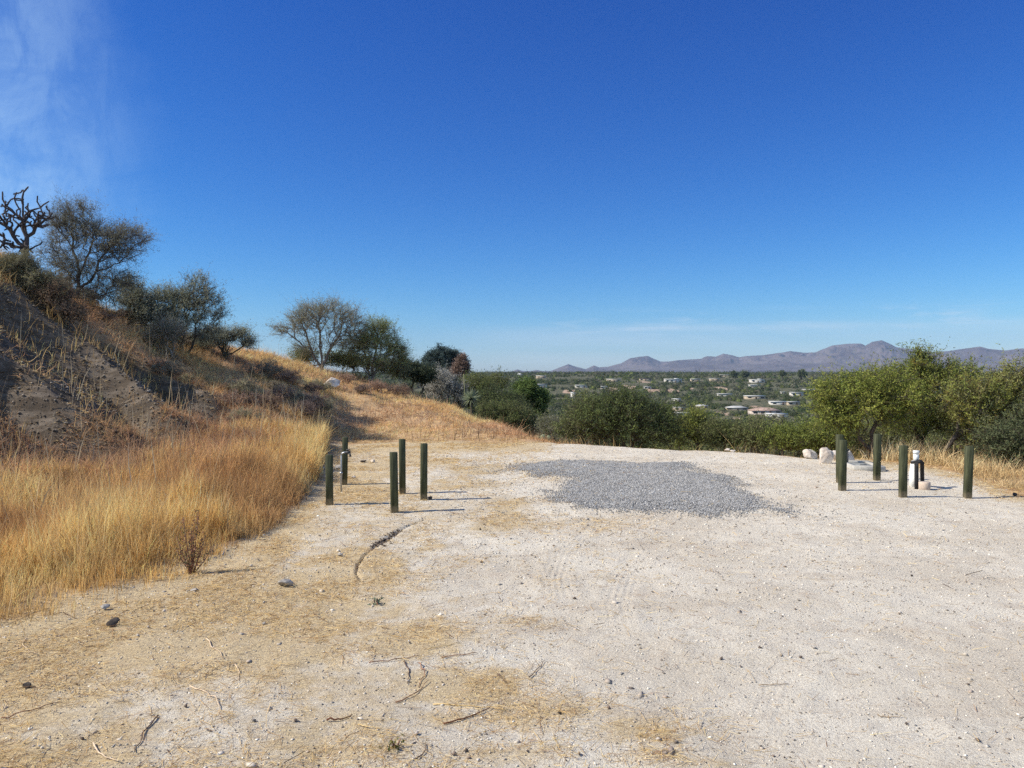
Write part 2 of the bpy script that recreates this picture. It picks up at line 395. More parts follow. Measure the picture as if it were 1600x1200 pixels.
def hit(u, v, d0=240, d1=3000):        # where the line of sight meets the far land
    r = ray(u, v); ds = np.geomspace(d0, d1, 900); x = r[0] / r[1] * ds; z = CH + r[2] / r[1] * ds
    h = hz(x, ds, False); k = np.nonzero(z < h)[0]
    i = k[0] if len(k) else len(ds) // 2
    return np.array([x[i], ds[i], h[i]])
def gz(x, y): return float(hz(np.array([x]), np.array([y]))[0])

# ------------------------------------------------------------------ ground sheet
SOIL = [(925, 600, 17), (890, 612, 12), (1006, 597, 14), (1020, 611, 12), (1128, 608, 14), (1048, 611, 12), (1131, 647, 12), (1126, 598, 8), (980, 604, 16), (1254, 597, 6), (1187, 640, 16), (1075, 607, 9), (960, 610, 10), (1150, 655, 9)]
SOILW = []
for u, v, rr in SOIL:
    p = hit(u, v); SOILW.append((p[0], p[1], rr / FP * p[1]))
def soilmask(x, y):
    m = np.zeros(x.shape)
    for sx, sy, sr in SOILW:
        m = np.maximum(m, 1 - sstep(np.hypot((x - sx) / sr, (y - sy) / (sr * 2.0)) + (vn(x / sr * 1.5, y / sr, 8) - .5) * .5, .7, 1.15))
    return m
def strawmask(x, y):
    a, r, rk, zk, left, hill, bank = zones(x, y)
    base = 0.85 * (1 - sstep(x + (fbm(x * .6, y * .6, 41, 3) - .5) * 3.6, -1.6, 2.0)) * (1 - sstep(r, 14, 20) * 0.2)
    base = base * (0.55 + 0.45 * sstep(fbm(x * 1.5, y * 1.1, 43, 4), .40, .60))
    spot = 0
    for u, v, sx, sy, k in [(640, 1000, .42, .45, 1.0), (720, 1070, .45, .3, 1.0), (850, 1110, .45, .25, .8), (1010, 1140, .35, .22, .8), (690, 1120, .4, .2, .6), (590, 905, .35, .35, .8), (830, 975, .3, .2, .5), (1060, 1190, .4, .2, .6), (560, 1150, .5, .2, .6), (780, 1180, .5, .15, .6), (430, 960, .5, .4, .6)]:
        p = G0(u, v); spot = np.maximum(spot, k * np.exp(-((x - p[0]) / sx) ** 2 - ((y - p[1]) / sy) ** 2))
    back = sstep(r, rk[1] - 4.5, rk[1] - 0.8) * (1 - sstep(a, 1.0, 5.0)) * 0.9 + sstep(a, 20, 25) * sstep(r, rk[1] - 2.2, rk[1] - 0.2) * 0.75
    return np.clip(np.maximum(np.maximum(base, spot), back) + (fbm(x * 3, y * 3, 47, 3) - .5) * .25, 0, 1) * (r < 60)
angs = np.concatenate([np.arange(-180, -62, 3.0), np.arange(-62, -40, 0.5), np.arange(-40, 40, 0.1), np.arange(40, 62, 0.5), np.arange(62, 180, 3.0)])
rads = np.concatenate([np.linspace(0.25, 3.0, 30, endpoint=False), np.arange(3.0, 20, 0.045), np.geomspace(20, 60, 90, endpoint=False), np.geomspace(60, 1700, 230, endpoint=False), np.geomspace(1700, 24000, 36)])
na, nr = len(angs), len(rads)
AA, RR = np.meshgrid(np.radians(angs), rads)
X = (RR * np.sin(AA)).ravel(); Y = (RR * np.cos(AA)).ravel(); Z = hz(X, Y)
i0 = (np.arange(nr - 1)[:, None] * na + np.arange(na)[None]).ravel(); j1 = (np.arange(nr - 1)[:, None] * na + (np.arange(na)[None] + 1) % na).ravel()
Q = np.stack([i0, j1, j1 + na, i0 + na], 1)
a_, r_, rk_, zk_, left_, hill_, bank_ = zones(X, Y)
# a centre vertex closes the sheet under the camera
V = np.stack([X, Y, Z], 1); V = np.vstack([V, [0, 0, float(Z[:na].mean())]])
cen = len(V) - 1; Tt = np.stack([np.full(na, cen), np.roll(np.arange(na), -1), np.arange(na)], 1)
def padv(c): return np.vstack([c, c[:1]])
mask1 = padv(np.stack([strawmask(X, Y), gravmask(X, Y), hill_ * (r_ < 3000), bank_], 1))
mask2 = padv(np.stack([soilmask(X, Y), sstep(r_, 40, 90), sstep(r_, 1200, 2500), np.ones_like(X)], 1))
m, _, _ = newmat('desert_ground'); t = NT(m)
A1 = t.attr('m1'); A2 = t.attr('m2'); s1 = t.n.new('ShaderNodeSeparateColor'); s2 = t.n.new('ShaderNodeSeparateColor')
t.l.new(A1.outputs['Color'], s1.inputs[0]); t.l.new(A2.outputs['Color'], s2.inputs[0])
n_big = t.noise(0.9, 4, 0.6); n_mid = t.noise(7, 5, 0.65); n_fine = t.noise(70, 5, 0.75); n_vf = t.noise(260, 3, 0.7)
pad = t.mix(t.rng(n_big, .35, .65), (.60, .53, .42), (.70, .64, .53))
pad = t.mix(t.math('MULTIPLY', t.rng(t.noise(2.6, 5, .7), .56, .70), 0.55), pad, (.50, .40, .30))
strk = t.noise(1.0, 5, .65, vec=t.mapv((.55, 2.6, 1), (0, 0, R(6))))
pad = t.mix(t.math('MULTIPLY', t.rng(strk, .54, .68), .5), pad, (.50, .42, .32))
pad = t.mix(t.math('MULTIPLY', t.rng(n_mid, .5, .7), .35), pad, (.50, .43, .35))
pad = t.mix(t.math('MULTIPLY', t.rng(n_fine, .50, .66), .60), pad, (.36, .30, .24))
pad = t.mix(t.math('MULTIPLY', t.rng(n_fine, .46, .34), .55), pad, (.84, .79, .70))
pad = t.mix(t.math('MULTIPLY', t.rng(n_vf, .52, .68), .5), pad, (.33, .28, .23))
vs = t.mapv((26, 120, 40), (0, 0, R(12)))
fib = t.noise(1.0, 4, .7, vec=vs); fib2 = t.noise(1.0, 4, .7, vec=t.mapv((110, 26, 40), (0, 0, R(-20))))
straw = t.mix(t.rng(fib, .38, .62), (.34, .23, .10), (.70, .53, .27))
straw = t.mix(t.rng(fib2, .5, .68), straw, (.27, .185, .10))
sm = t.math('MULTIPLY', t.rng(t.math('ADD', s1.outputs[0], t.math('MULTIPLY', t.math('SUBTRACT', n_mid, .5), 1.1)), .25, .8), .72)
c = t.mix(sm, pad, straw)
gr = t.mix(t.rng(t.voro(38, 'Color'), .2, .8), (.20, .20, .205), (.52, .515, .51))
c = t.mix(t.rng(t.math('ADD', s1.outputs[1], t.math('MULTIPLY', t.math('SUBTRACT', n_fine, .5), 1.2)), .35, .6), c, gr)
hs_ = t.mix(t.rng(n_mid, .35, .65), (.38, .245, .135), (.56, .39, .22))
hs_ = t.mix(t.math('MULTIPLY', t.rng(n_big, .45, .7), .6), hs_, (.42, .27, .165))
c = t.mix(t.rng(s1.outputs[2], .3, .8), c, hs_)
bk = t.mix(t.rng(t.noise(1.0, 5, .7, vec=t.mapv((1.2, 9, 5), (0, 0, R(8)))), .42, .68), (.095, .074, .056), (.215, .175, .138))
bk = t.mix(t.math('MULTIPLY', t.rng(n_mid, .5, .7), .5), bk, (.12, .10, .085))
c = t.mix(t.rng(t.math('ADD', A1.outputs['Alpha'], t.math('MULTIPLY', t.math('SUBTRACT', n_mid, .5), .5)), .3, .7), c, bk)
vn1 = t.noise(.05, 5, .65); vn2 = t.noise(.35, 5, .7)
vs_ = t.mix(t.rng(vn1, .4, .6), (.14, .125, .08), (.21, .18, .115)); vs_ = t.mix(t.rng(vn2, .38, .52), vs_, (.085, .09, .055))
vs_ = t.mix(t.rng(s2.outputs[0], .2, .7), vs_, t.mix(t.rng(vn2, .4, .6), (.36, .24, .17), (.46, .35, .26)))
c = t.mix(s2.outputs[1], c, vs_)
c = t.mix(s2.outputs[2], c, t.mix(t.rng(t.noise(.008, 6, .7), .4, .6), (.07, .075, .05), (.15, .13, .09)))
t.put(c, t.p.inputs['Base Color']); t.p.inputs['Roughness'].default_value = .95; t.p.inputs['Specular IOR Level'].default_value = .1
bh = t.math('ADD', t.math('MULTIPLY', n_fine, 1.0), t.math('ADD', t.math('MULTIPLY', n_mid, 1.2), t.math('MULTIPLY', n_vf, .35)))
t.bump(bh, 0.75, 0.018)
g = link('ground', mk('ground', V, [Q, Tt], m, attrs={'m1': mask1, 'm2': mask2}, smooth=True)); tag(g, kind='structure', label='pale sandy dirt lot, dry hillside and valley floor')
print('ground', len(V), round(time.time() - T0, 1))

# ------------------------------------------------------------------ mountains
prof = np.array([(500, 582), (700, 582), (790, 581), (800, 580.5), (808, 577), (818, 580), (830, 580), (838, 578), (848, 580), (860, 580), (875, 574), (888, 569), (900, 573), (915, 577), (928, 571), (936, 574), (950, 573), (970, 568), (985, 560), (1000, 557), (1012, 556), (1020, 560), (1032, 565), (1045, 565), (1060, 563), (1080, 562), (1095, 561), (1105, 557), (1118, 558), (1130, 553), (1142, 555), (1155, 559), (1165, 557), (1190, 556), (1210, 554), (1235, 551), (1255, 553), (1275, 552), (1288, 547), (1300, 542), (1325, 540), (1345, 540), (1352, 543), (1362, 538), (1377, 536), (1390, 541), (1400, 546), (1425, 549), (1455, 554), (1480, 553), (1505, 550), (1530, 547), (1545, 551), (1570, 553), (1590, 551), (1650, 549), (1720, 556), (1800, 552), (2000, 570), (2300, 580)], float)
pa = np.degrees(np.arctan((prof[:, 0] - 800) / FP)); pe = (582.6 - prof[:, 1]) / FP
ma = np.arange(-14, 52, 0.045); MR = np.linspace(7600, 13500, 120)
Am, Rm = np.meshgrid(np.radians(ma), MR)
xm, ym = Rm * np.sin(Am), Rm * np.cos(Am)
S = np.interp(np.degrees(Am), pa, pe) * 11000 / np.cos(Am) * np.cos(Am)
wx = xm + (fbm(xm / 900, ym / 900, 301, 3) - .5) * 900
rid = 1 - np.abs(fbm(wx / 620, ym / 900, 305, 5, .55) * 2 - 1)
rid2 = 1 - np.abs(fbm(wx / 210, ym / 420, 309, 4, .55) * 2 - 1)
fr = sstep(Rm, 7900, 11000); env = np.where(Rm < 11000, fr ** 1.1, 1 - sstep(Rm, 11000, 13500))
cut = (1 - np.clip(rid * .62 + rid2 * .38, 0, 1)) * (1 - 0.93 * np.exp(-((Rm - 11000) / 350.) ** 2))
zm = S * env * (1 - 1.05 * cut) + env * (1 - env) * rid * 90 * np.clip(S / 150, 0, 1)
zm = np.maximum(zm, 0) * 1.0 - 2.0
zm[0] = -30; zm[-1] = -30
q0 = (np.arange(len(MR) - 1)[:, None] * len(ma) + np.arange(len(ma) - 1)[None]).ravel()
m, _, _ = newmat('mountain_rock'); t = NT(m)
a = t.mix(t.rng(t.noise(.0016, 6, .65), .38, .62), (.09, .07, .07), (.155, .125, .118)); a = t.mix(t.math('MULTIPLY', t.rng(t.noise(.006, 5, .7), .5, .65), .6), a, (.21, .18, .165))
a = t.mix(t.math('MULTIPLY', t.rng(t.noise(.012, 5, .7), .5, .62), .6), a, (.09, .08, .06))
t.put(a, t.p.inputs['Base Color']); t.p.inputs['Roughness'].default_value = 1; t.p.inputs['Specular IOR Level'].default_value = 0
t.bump(t.noise(.01, 6, .7), .6, 25)
mo = link('mountains', mk('mountains', np.stack([xm.ravel(), ym.ravel(), zm.ravel()], 1), [np.stack([q0, q0 + 1, q0 + 1 + len(ma), q0 + len(ma)], 1)], m))
tag(mo, 'purple grey desert mountain range on the horizon', kind='structure')

# ------------------------------------------------------------------ haze
hb = MB().box((3000, 6500, 320), (26000, 15500, 760)); m, n, l = newmat('haze_air'); n.remove(n['Principled BSDF'])
pv = n.new('ShaderNodeVolumePrincipled'); pv.inputs['Color'].default_value = (.50, .70, 1.0, 1); pv.inputs['Density'].default_value = 4.6e-5; pv.inputs['Anisotropy'].default_value = 0.0; m.cycles.volume_sampling = 'DISTANCE'; m.cycles.homogeneous_volume = True
l.new(pv.outputs[0], n['Material Output'].inputs['Volume'])
hz_o = hb.build('haze', m); tag(hz_o, 'thin blue haze over the valley', kind='stuff')

# ------------------------------------------------------------------ blades, stones, trees
def unit(v): return v / (np.linalg.norm(v, axis=-1, keepdims=True) + 1e-9)
def blades(P, D, Ln, Wd, C, bend=0.3, tipC=None):
    """tapered two-segment blades: root P, direction D, length, width"""
    n = len(P); D = unit(D); up = np.array([0, 0, 1.0])
    side = unit(np.cross(D, rng.normal(size=(n, 3))))
    b = rng.normal(size=(n, 3)) * bend; b[:, 2] -= bend * 0.6
    Ln = np.broadcast_to(Ln, n)[:, None]; Wd = np.broadcast_to(Wd, n)[:, None]
    m_ = P + D * Ln * .55 + b * Ln * .12; tip = P + D * Ln + b * Ln * .55
    V = np.stack([P - side * Wd * .5, P + side * Wd * .5, m_ - side * Wd * .38, m_ + side * Wd * .38, tip], 1).reshape(-1, 3)
    i = np.arange(n) * 5
    Q = np.stack([i, i + 1, i + 3, i + 2], 1); T = np.stack([i + 2, i + 3, i + 4], 1)
    if tipC is None: tipC = C
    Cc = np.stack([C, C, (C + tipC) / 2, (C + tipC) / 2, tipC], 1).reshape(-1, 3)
    return V, Q, T, Cc
class Soup:
    def __init__(s): s.V = []; s.Q = []; s.T = []; s.C = []; s.n = 0
    def add(s, V, Q, T, C):
        s.V.append(V); s.C.append(C)
        if Q is not None and len(Q): s.Q.append(Q + s.n)
        if T is not None and len(T): s.T.append(T + s.n)
        s.n += len(V); return s
    def mesh(s, name, mat, smooth=False):
        P = ([np.concatenate(s.Q)] if s.Q else []) + ([np.concatenate(s.T)] if s.T else [])
        return mk(name, np.concatenate(s.V), P, mat, np.concatenate(s.C), smooth=smooth)
def tris(P, Ln, Wd, C, D=None, flat=0.0):
    n = len(P)
    D = unit(rng.normal(size=(n, 3))) if D is None else unit(D)
    S = unit(np.cross(D, rng.normal(size=(n, 3)) + np.array([0, 0, flat])))
    Ln = np.broadcast_to(Ln, n)[:, None]; Wd = np.broadcast_to(Wd, n)[:, None]
    V = np.stack([P - S * Wd * .5, P + S * Wd * .5, P + D * Ln], 1).reshape(-1, 3)
    i = np.arange(n) * 3
    return V, None, np.stack([i, i + 1, i + 2], 1), np.repeat(C, 3, 0)
def palette(n, cols, jit=0.12):
    c = np.array(cols, float); k = rng.integers(0, len(c), n); j = rng.integers(0, len(c), n); f = rng.random((n, 1))
    o = c[k] * f + c[j] * (1 - f)
    return np.clip(o * (1 + rng.normal(size=(n, 1)) * jit), 0.004, 1)

def skeleton(stems, targets, bf=0.35):
    P = []; par = []; ln = []
    for s in stems:
        for k, p in enumerate(s):
            if k == 0 and P: par.append(0 if np.linalg.norm(np.array(p) - P[0]) < 1e-6 else int(np.argmin([np.linalg.norm(np.array(p) - q) for q in P])))
            else: par.append(len(P) - 1)
            ln.append(0 if not P else ln[par[-1]] + np.linalg.norm(np.array(p) - P[par[-1]])); P.append(np.array(p, float))
    T = np.array(targets); m = len(T); done = np.zeros(m, bool)
    best = np.full(m, 1e9); bp = np.zeros(m, int)
    for i, p in enumerate(P):
        if i == 0 and len(P) > 1: continue
        c = np.linalg.norm(T - p, axis=1) + bf * ln[i]; u = c < best; best[u] = c[u]; bp[u] = i
    for _ in range(m):
        j = int(np.argmin(np.where(done, 1e9, best))); done[j] = True
        i = len(P); q = bp[j]; P.append(T[j]); par.append(q); ln.append(ln[q] + np.linalg.norm(T[j] - P[q]))
        c = np.linalg.norm(T - T[j], axis=1) + bf * ln[i]; u = (~done) & (c < best); best[u] = c[u]; bp[u] = i
    return np.array(P), np.array(par), np.array(ln)
def branches(P, par, rt, rb, power=0.5, sides=4, col=(.1, .08, .06)):
    n = len(P); ch = np.zeros(n); 
    for i in range(n - 1, 0, -1):
        if ch[i] == 0: ch[i] = 1
        ch[par[i]] += ch[i]
    ch = np.maximum(ch, 1); rad = rt * ch ** power; rad = np.minimum(rad * (rb / rad[0] if rad[0] > rb else 1) if False else rad, rb)
    S = Soup(); e = np.arange(1, n); e = e[par[e] >= 0]
    A, B = P[par[e]], P[e]; ra, rb_ = np.minimum(rad[par[e]], rad[e] * 1.5), rad[e]
    D = unit(B - A); X_ = unit(np.cross(D, np.where(np.abs(D[:, 2:3]) > .9, np.array([1., 0, 0]), np.array([0, 0, 1.])))); Y_ = np.cross(D, X_)
    mid = (A + B) / 2 + rng.normal(size=A.shape) * np.linalg.norm(B - A, axis=1)[:, None] * 0.07
    B2 = B + D * rb_[:, None] * 0.6; rm = (ra + rb_) / 2
    V = []
    for C_, r__ in ((A, ra), (mid, rm), (B2, rb_ * 0.9)):
        for k in range(sides):
            th = 2 * math.pi * k / sides; V.append(C_ + r__[:, None] * (X_ * math.cos(th) + Y_ * math.sin(th)))
    V = np.stack(V, 1); m_ = len(e); nv = 3 * sides; Q = []
    i = np.arange(m_)[:, None] * nv
    for l_ in range(2):
        for k in range(sides):
            k2 = (k + 1) % sides; Q.append(np.concatenate([i + l_ * sides + k, i + l_ * sides + k2, i + (l_ + 1) * sides + k2, i + (l_ + 1) * sides + k], 1))
    V = V.reshape(-1, 3)
    C = np.tile(np.array(col, float), (len(V), 1)) * (1 + rng.normal(size=(len(V), 1)) * .12)
    return V, np.concatenate(Q), rad, np.clip(C, .005, 1)
def blobpts(blobs, s, d, n):
    """random points in ellipsoids given as (u, v, ru, rv, weight[, depth offset]) in photo pixels at depth d"""
    wsum = sum(b[4] for b in blobs); out = []
    for b in blobs:
        k = max(1, int(n * b[4] / wsum)); c = W(b[0], b[1], d)
        if len(b) > 5: c[1] += b[5]
        dr = unit(rng.normal(size=(k, 3))); sh_ = rng.random(3) * 20
        lob = .62 + .75 * vn(dr[:, 0] * 2.2 + dr[:, 1] * 1.3 + sh_[0], dr[:, 2] * 2.2 + dr[:, 1] * 1.7 + sh_[1], 5)
        p = dr * (rng.random((k, 1)) ** 0.42) * lob[:, None]
        out.append(c + p * np.array([b[2] * s, b[2] * s * 0.9, b[3] * s]))
    return np.concatenate(out)
def foliage(P, par, rad, thr, tw, tl, lv, ll, lw, cols, tcol, up=0.25, outc=None, droop=0.0, twb=True, tww=0.006, jit=.12, clump=.18):
    idx = np.nonzero((rad < thr) & (np.arange(len(P)) > 0))[0]
    base = np.repeat(idx, tw); n = len(base)
    f = rng.random((n, 1)); A = P[par[base]]; B = P[base]; Rt = A + (B - A) * (.35 + .65 * f)
    D = unit(B - A) * .55 + rng.normal(size=(n, 3)) * .6 + np.array([0, 0, up])
    if outc is not None: D += unit(P[base] - outc) * .5
    D = unit(D); ln = tl * (.35 + .6 * rng.random(n) + .9 * rng.random(n) ** 6)
    S = Soup()
    cb = palette(len(P), cols, clump)[base]
    if twb:
        tc_ = np.tile(np.array(tcol, float), (n, 1)) * (1 + rng.normal(size=(n, 1)) * .2)
        S.add(*blades(Rt, D, ln, tww, np.clip(tc_, .01, 1), bend=.35))
    if lv:
        rp = np.repeat(np.arange(n), lv); t_ = rng.random((len(rp), 1)) ** .8
        LP = Rt[rp] + D[rp] * ln[rp][:, None] * t_ + rng.normal(size=(len(rp), 3)) * ll * .45
        LP[:, 2] -= droop * t_[:, 0] ** 2 * ln[rp]
        LD = D[rp] * .5 + rng.normal(size=(len(rp), 3)) * .8
        lc = cb[rp] * .65 + palette(len(rp), cols, jit) * .35
        S.add(*tris(LP, ll * (.6 + .8 * rng.random(len(rp))), lw, lc, LD))
    return S
def tree(name, label, cat, d, base_u, stems, blobs, n, rt, rb, leaf, cols, tcol, group=None, bf=.35, base=None, partn=('trunk', 'crown'), power=.5, up=.25, clump=.18, jitn=True):
    """stems: polylines of photo pixels after the base; everything lies about d metres ahead"""
    s = d / FP
    b = ground(base_u, d) if base is None else np.array(base)
    b = b - np.array([0, 0, .06])
    st = []
    for q in stems:
        pts = [b] if (not st or q[0] == 'b') else [W(q[0][0], q[0][1], d)]
        for p in (q[1:] if q[0] == 'b' else q):
            w_ = W(p[0], p[1], d)
            if len(p) > 2: w_[1] += p[2]
            pts.append(w_)
        # bend each segment a little
        out = [pts[0]]
        for k in range(1, len(pts)):
            out.append((pts[k - 1] + pts[k]) / 2 + rng.normal(size=3) * np.linalg.norm(pts[k] - pts[k - 1]) * .05); out.append(pts[k])
        st.append(out)
    T = blobpts(blobs, s, d, n)
    P, par, ln = skeleton(st, T, bf)
    P = P - b
    root = empty(name, b); tag(root, label, cat, group)
    V, Qb, rad, C = branches(P, par, rt, rb, power, 5 if rb > .03 else 4, tcol)
    link(partn[0], mk(partn[0], V, [Qb], M_bark, C, smooth=True), root)
    if leaf:
        oc = np.mean(T, 0) - b
        S = foliage(P, par, rad, leaf.get('thr', rt * 3.2), leaf['tw'], leaf['tl'], leaf['lv'], leaf['ll'], leaf['lw'], cols, tcol, up=up, outc=oc, droop=leaf.get('droop', 0), tww=leaf.get('tww', .006), clump=clump)
        link(partn[1], S.mesh(partn[1], M_leaf), root)
    return root

GREEN = [(.15, .19, .06), (.20, .24, .08), (.11, .14, .045)]
YGREEN = [(.28, .31, .07), (.21, .26, .06), (.36, .35, .09), (.14, .18, .05)]
OLIVE = [(.19, .195, .095), (.25, .25, .125), (.14, .15, .075)]
DARK = [(.10, .125, .065), (.14, .165, .085), (.08, .095, .055)]
GREY = [(.42, .40, .35), (.52, .50, .44), (.32, .31, .26)]
BROWN = [(.30, .20, .14), (.40, .28, .19), (.22, .15, .12)]
BARK = (.12, .098, .082); BARKG = (.30, .27, .23)

# --- right hand trees at the edge of the lot
lf = dict(tw=6, tl=.36, lv=11, ll=.050, lw=.017, thr=.012)
tree('mesquite_tree', 'leafy yellow-green mesquite with a curving dark trunk behind the concrete vault', 'tree', 14.6, 1371,
     [[(1362, 702), (1345, 688), (1338, 668), (1325, 645)], [(1362, 702), (1362, 676), (1375, 650), (1385, 625)], [(1345, 688), (1357, 660), (1350, 630)]],
     [(1338, 632, 44, 34, 3), (1385, 617, 45, 38, 3), (1302, 642, 28, 20, 1.0), (1320, 662, 30, 14, .7), (1292, 618, 20, 20, .7), (1385, 645, 30, 16, .7), (1350, 600, 40, 20, 1)],
     460, .0042, .055, lf, YGREEN, BARK)
tree('mesquite_tree', 'tallest right-hand mesquite, its twiggy top rising over the mountains, orange leaf patches', 'tree', 15.6, 1440,
     [[(1440, 690), (1428, 660), (1432, 630), (1440, 590), (1442, 560)], [(1440, 690), (1462, 655), (1475, 625)], [(1440, 600), (1425, 570)], [(1440, 600), (1456, 565)]],
     [(1440, 622, 52, 42, 3.2), (1450, 585, 42, 20, 1.4), (1440, 562, 22, 12, .35), (1480, 645, 36, 30, 1.4), (1425, 658, 44, 18, .9), (1495, 590, 30, 20, .9), (1405, 590, 22, 18, .6)],
     500, .0042, .06, lf, GREEN + YGREEN[:2] + [(.30, .20, .04)], BARK)
tree('mesquite_tree', 'broad olive mesquite filling the right edge, leaning trunk over the tussock grass', 'tree', 14.2, 1478,
     [[(1480, 700), (1492, 684), (1530, 668), (1560, 640)], [(1492, 684), (1500, 650), (1510, 620)], [(1560, 640), (1590, 610)]],
     [(1520, 628, 44, 40, 2.4), (1570, 630, 48, 46, 3), (1540, 675, 46, 28, 1.8), (1600, 660, 40, 55, 2.4), (1590, 590, 32, 18, .8), (1630, 600, 34, 30, 1), (1580, 700, 36, 22, 1)],
     600, .0042, .05, lf, OLIVE + YGREEN[:3] + [(.26, .17, .05)], BARK)
tree('mesquite_tree', 'dark green mesquite low at the right edge with branches drooping onto the grass', 'tree', 13.0, 1610,
     [[(1605, 720), (1590, 700)]], [(1590, 700, 34, 24, 2), (1620, 680, 40, 50, 2), (1560, 690, 24, 20, .8)], 260, .004, .045, lf, DARK + OLIVE[:1], BARK)
print('right trees', round(time.time() - T0, 1))

# --- shrubs along the far edge of the lot
lb = dict(tw=6, tl=.40, lv=9, ll=.06, lw=.020, thr=.014)
def shrub(label, d, u, blobs, n, cols, tcol=BARK, leaf=lb, name='desert_shrub', cat='shrub', group=None, rt=.004, rb=.03, nst=5, up=.3, clump=.22, ht=.45):
    c = blobs[0]; stems = []
    g_ = ground(u, d)
    for k in range(nst):
        b = blobs[k % len(blobs)]
        vb = 600 + FP * 0 if False else None
        gx = u + (b[0] - u) * ht + rng.normal() * b[2] * .25
        # a point part of the way from the root to the blob
        gp = W(b[0], b[1], d); q = g_ + (gp - g_) * ht + rng.normal(size=3) * np.array([b[2] * d / FP * .25, b[2] * d / FP * .25, 0])
        stems.append(q)
    # stems given in world space: inverse of W is not needed, build directly
    s = d / FP; b0 = g_ - np.array([0, 0, .05])
    st = [[b0, (b0 + q) / 2 + rng.normal(size=3) * .04, q] for q in stems]
    T = blobpts(blobs, s, d, n)
    gzs = hz(T[:, 0], T[:, 1], False); T[:, 2] = np.maximum(T[:, 2], gzs + .08)
    P, par, ln = skeleton(st, T, .4)
    # all stems share the root
    P = P - b0; root = empty(name, b0); tag(root, label, cat, group)
    V, Qb, rad, C = branches(P, par, rt, rb, .5, 4, tcol)
    link('stems', mk('stems', V, [Qb], M_bark, C, smooth=True), root)
    S = foliage(P, par, rad, leaf.get('thr', rt * 3.2), leaf['tw'], leaf['tl'], leaf['lv'], leaf['ll'], leaf['lw'], cols, tcol, up=up, outc=np.mean(T, 0) - b0 - np.array([0, 0, .5]), tww=leaf.get('tww', .006), clump=clump)
    link('foliage', S.mesh('foliage', M_leaf), root)
    return root
shrub('big dark green bush at the middle of the lot edge, widest of the row', 19.0, 975, [(990, 655, 55, 34, 3), (940, 650, 45, 30, 2), (1030, 665, 35, 26, 1.4), (970, 630, 40, 18, 1.2), (1000, 680, 50, 16, 1.3)], 620, DARK + GREEN, rb=.04, nst=7)
shrub('olive bush with pale twigs at the left end of the lot edge bushes', 19.5, 905, [(915, 655, 32, 30, 2), (895, 672, 20, 18, 1), (930, 680, 28, 14, .8)], 300, OLIVE + GREEN[:1], tcol=BARKG)
shrub('yellow-green feathery bush just right of the big dark bush', 20.0, 1085, [(1085, 668, 24, 22, 2), (1065, 680, 20, 16, 1), (1100, 684, 18, 12, .8)], 220, YGREEN + OLIVE[:1])
shrub('low green bush behind the two white stones', 19.5, 1130, [(1128, 682, 28, 16, 1)], 170, GREEN + OLIVE)
shrub('rounded grey-green bush right of the white stones, low beside the lot edge', 19.0, 1180, [(1178, 684, 30, 16, 1)], 190, OLIVE + GREEN[:1])
shrub('grassy green bush left of the pale boulders', 18.2, 1228, [(1228, 690, 28, 15, 1)], 180, GREEN + YGREEN[:1])
shrub('soft green bush directly behind the pale boulders', 17.6, 1290, [(1285, 688, 32, 18, 1)], 220, YGREEN[:2] + GREEN)
shrub('dark grey-green bush behind the middle right-hand posts', 17.5, 1395, [(1395, 690, 34, 20, 1), (1360, 695, 18, 14, .5)], 200, OLIVE + DARK[1:2])
shrub('dark bush under the leaning mesquite at the right', 17.0, 1510, [(1510, 695, 40, 22, 1)], 220, DARK + OLIVE)

# --- shrubs behind the tail of the hill
shrub('pale silver-grey bush right below the dark round pine', 29.0, 695, [(692, 600, 22, 16, 1.4), (712, 618, 22, 18, 1), (680, 612, 16, 14, .6)], 330, GREY, tcol=(.3, .28, .25), leaf=dict(tw=6, tl=.4, lv=9, ll=.06, lw=.02, thr=.014, tww=.009))
shrub('green feathery bush with a flat top right of the silver-grey bush', 29.5, 745, [(745, 605, 32, 16, 2), (735, 625, 26, 20, 1.4), (775, 600, 22, 11, .9)], 420, GREEN + OLIVE)
shrub('dark green bush in the dip left of the bright round tree', 28.0, 785, [(775, 628, 30, 18, 1.4), (800, 640, 26, 20, 1.2), (765, 645, 18, 10, .5)], 380, DARK + GREEN[:1])
shrub('green bush low on the hill tail, under the round tree', 25.0, 800, [(800, 655, 34, 18, 2), (770, 648, 20, 14, .8), (830, 665, 20, 12, .7)], 380, GREEN[:1] + GREEN[2:] + OLIVE)
tree('round_tree', 'dense bright green tree with two rounded crowns beyond the hill tail', 'tree', 32, 830, [[(828, 650), (822, 630)], [(828, 650), (840, 635)]],
     [(822, 612, 17, 17, 2.4), (840, 622, 14, 13, 1.4), (808, 625, 13, 14, .9), (836, 648, 20, 16, 1.4)], 420, .006, .09, dict(tw=7, tl=.3, lv=14, ll=.075, lw=.04, thr=.02), [(.14, .20, .065), (.19, .25, .08), (.10, .14, .05)], BARK, clump=.3)
shrub('low grey twiggy bush at the end of the golden slope', 22.0, 862, [(860, 668, 22, 12, 1)], 160, GREY[2:] + OLIVE, tcol=BARKG, leaf=dict(tw=6, tl=.3, lv=5, ll=.05, lw=.02, thr=.014))

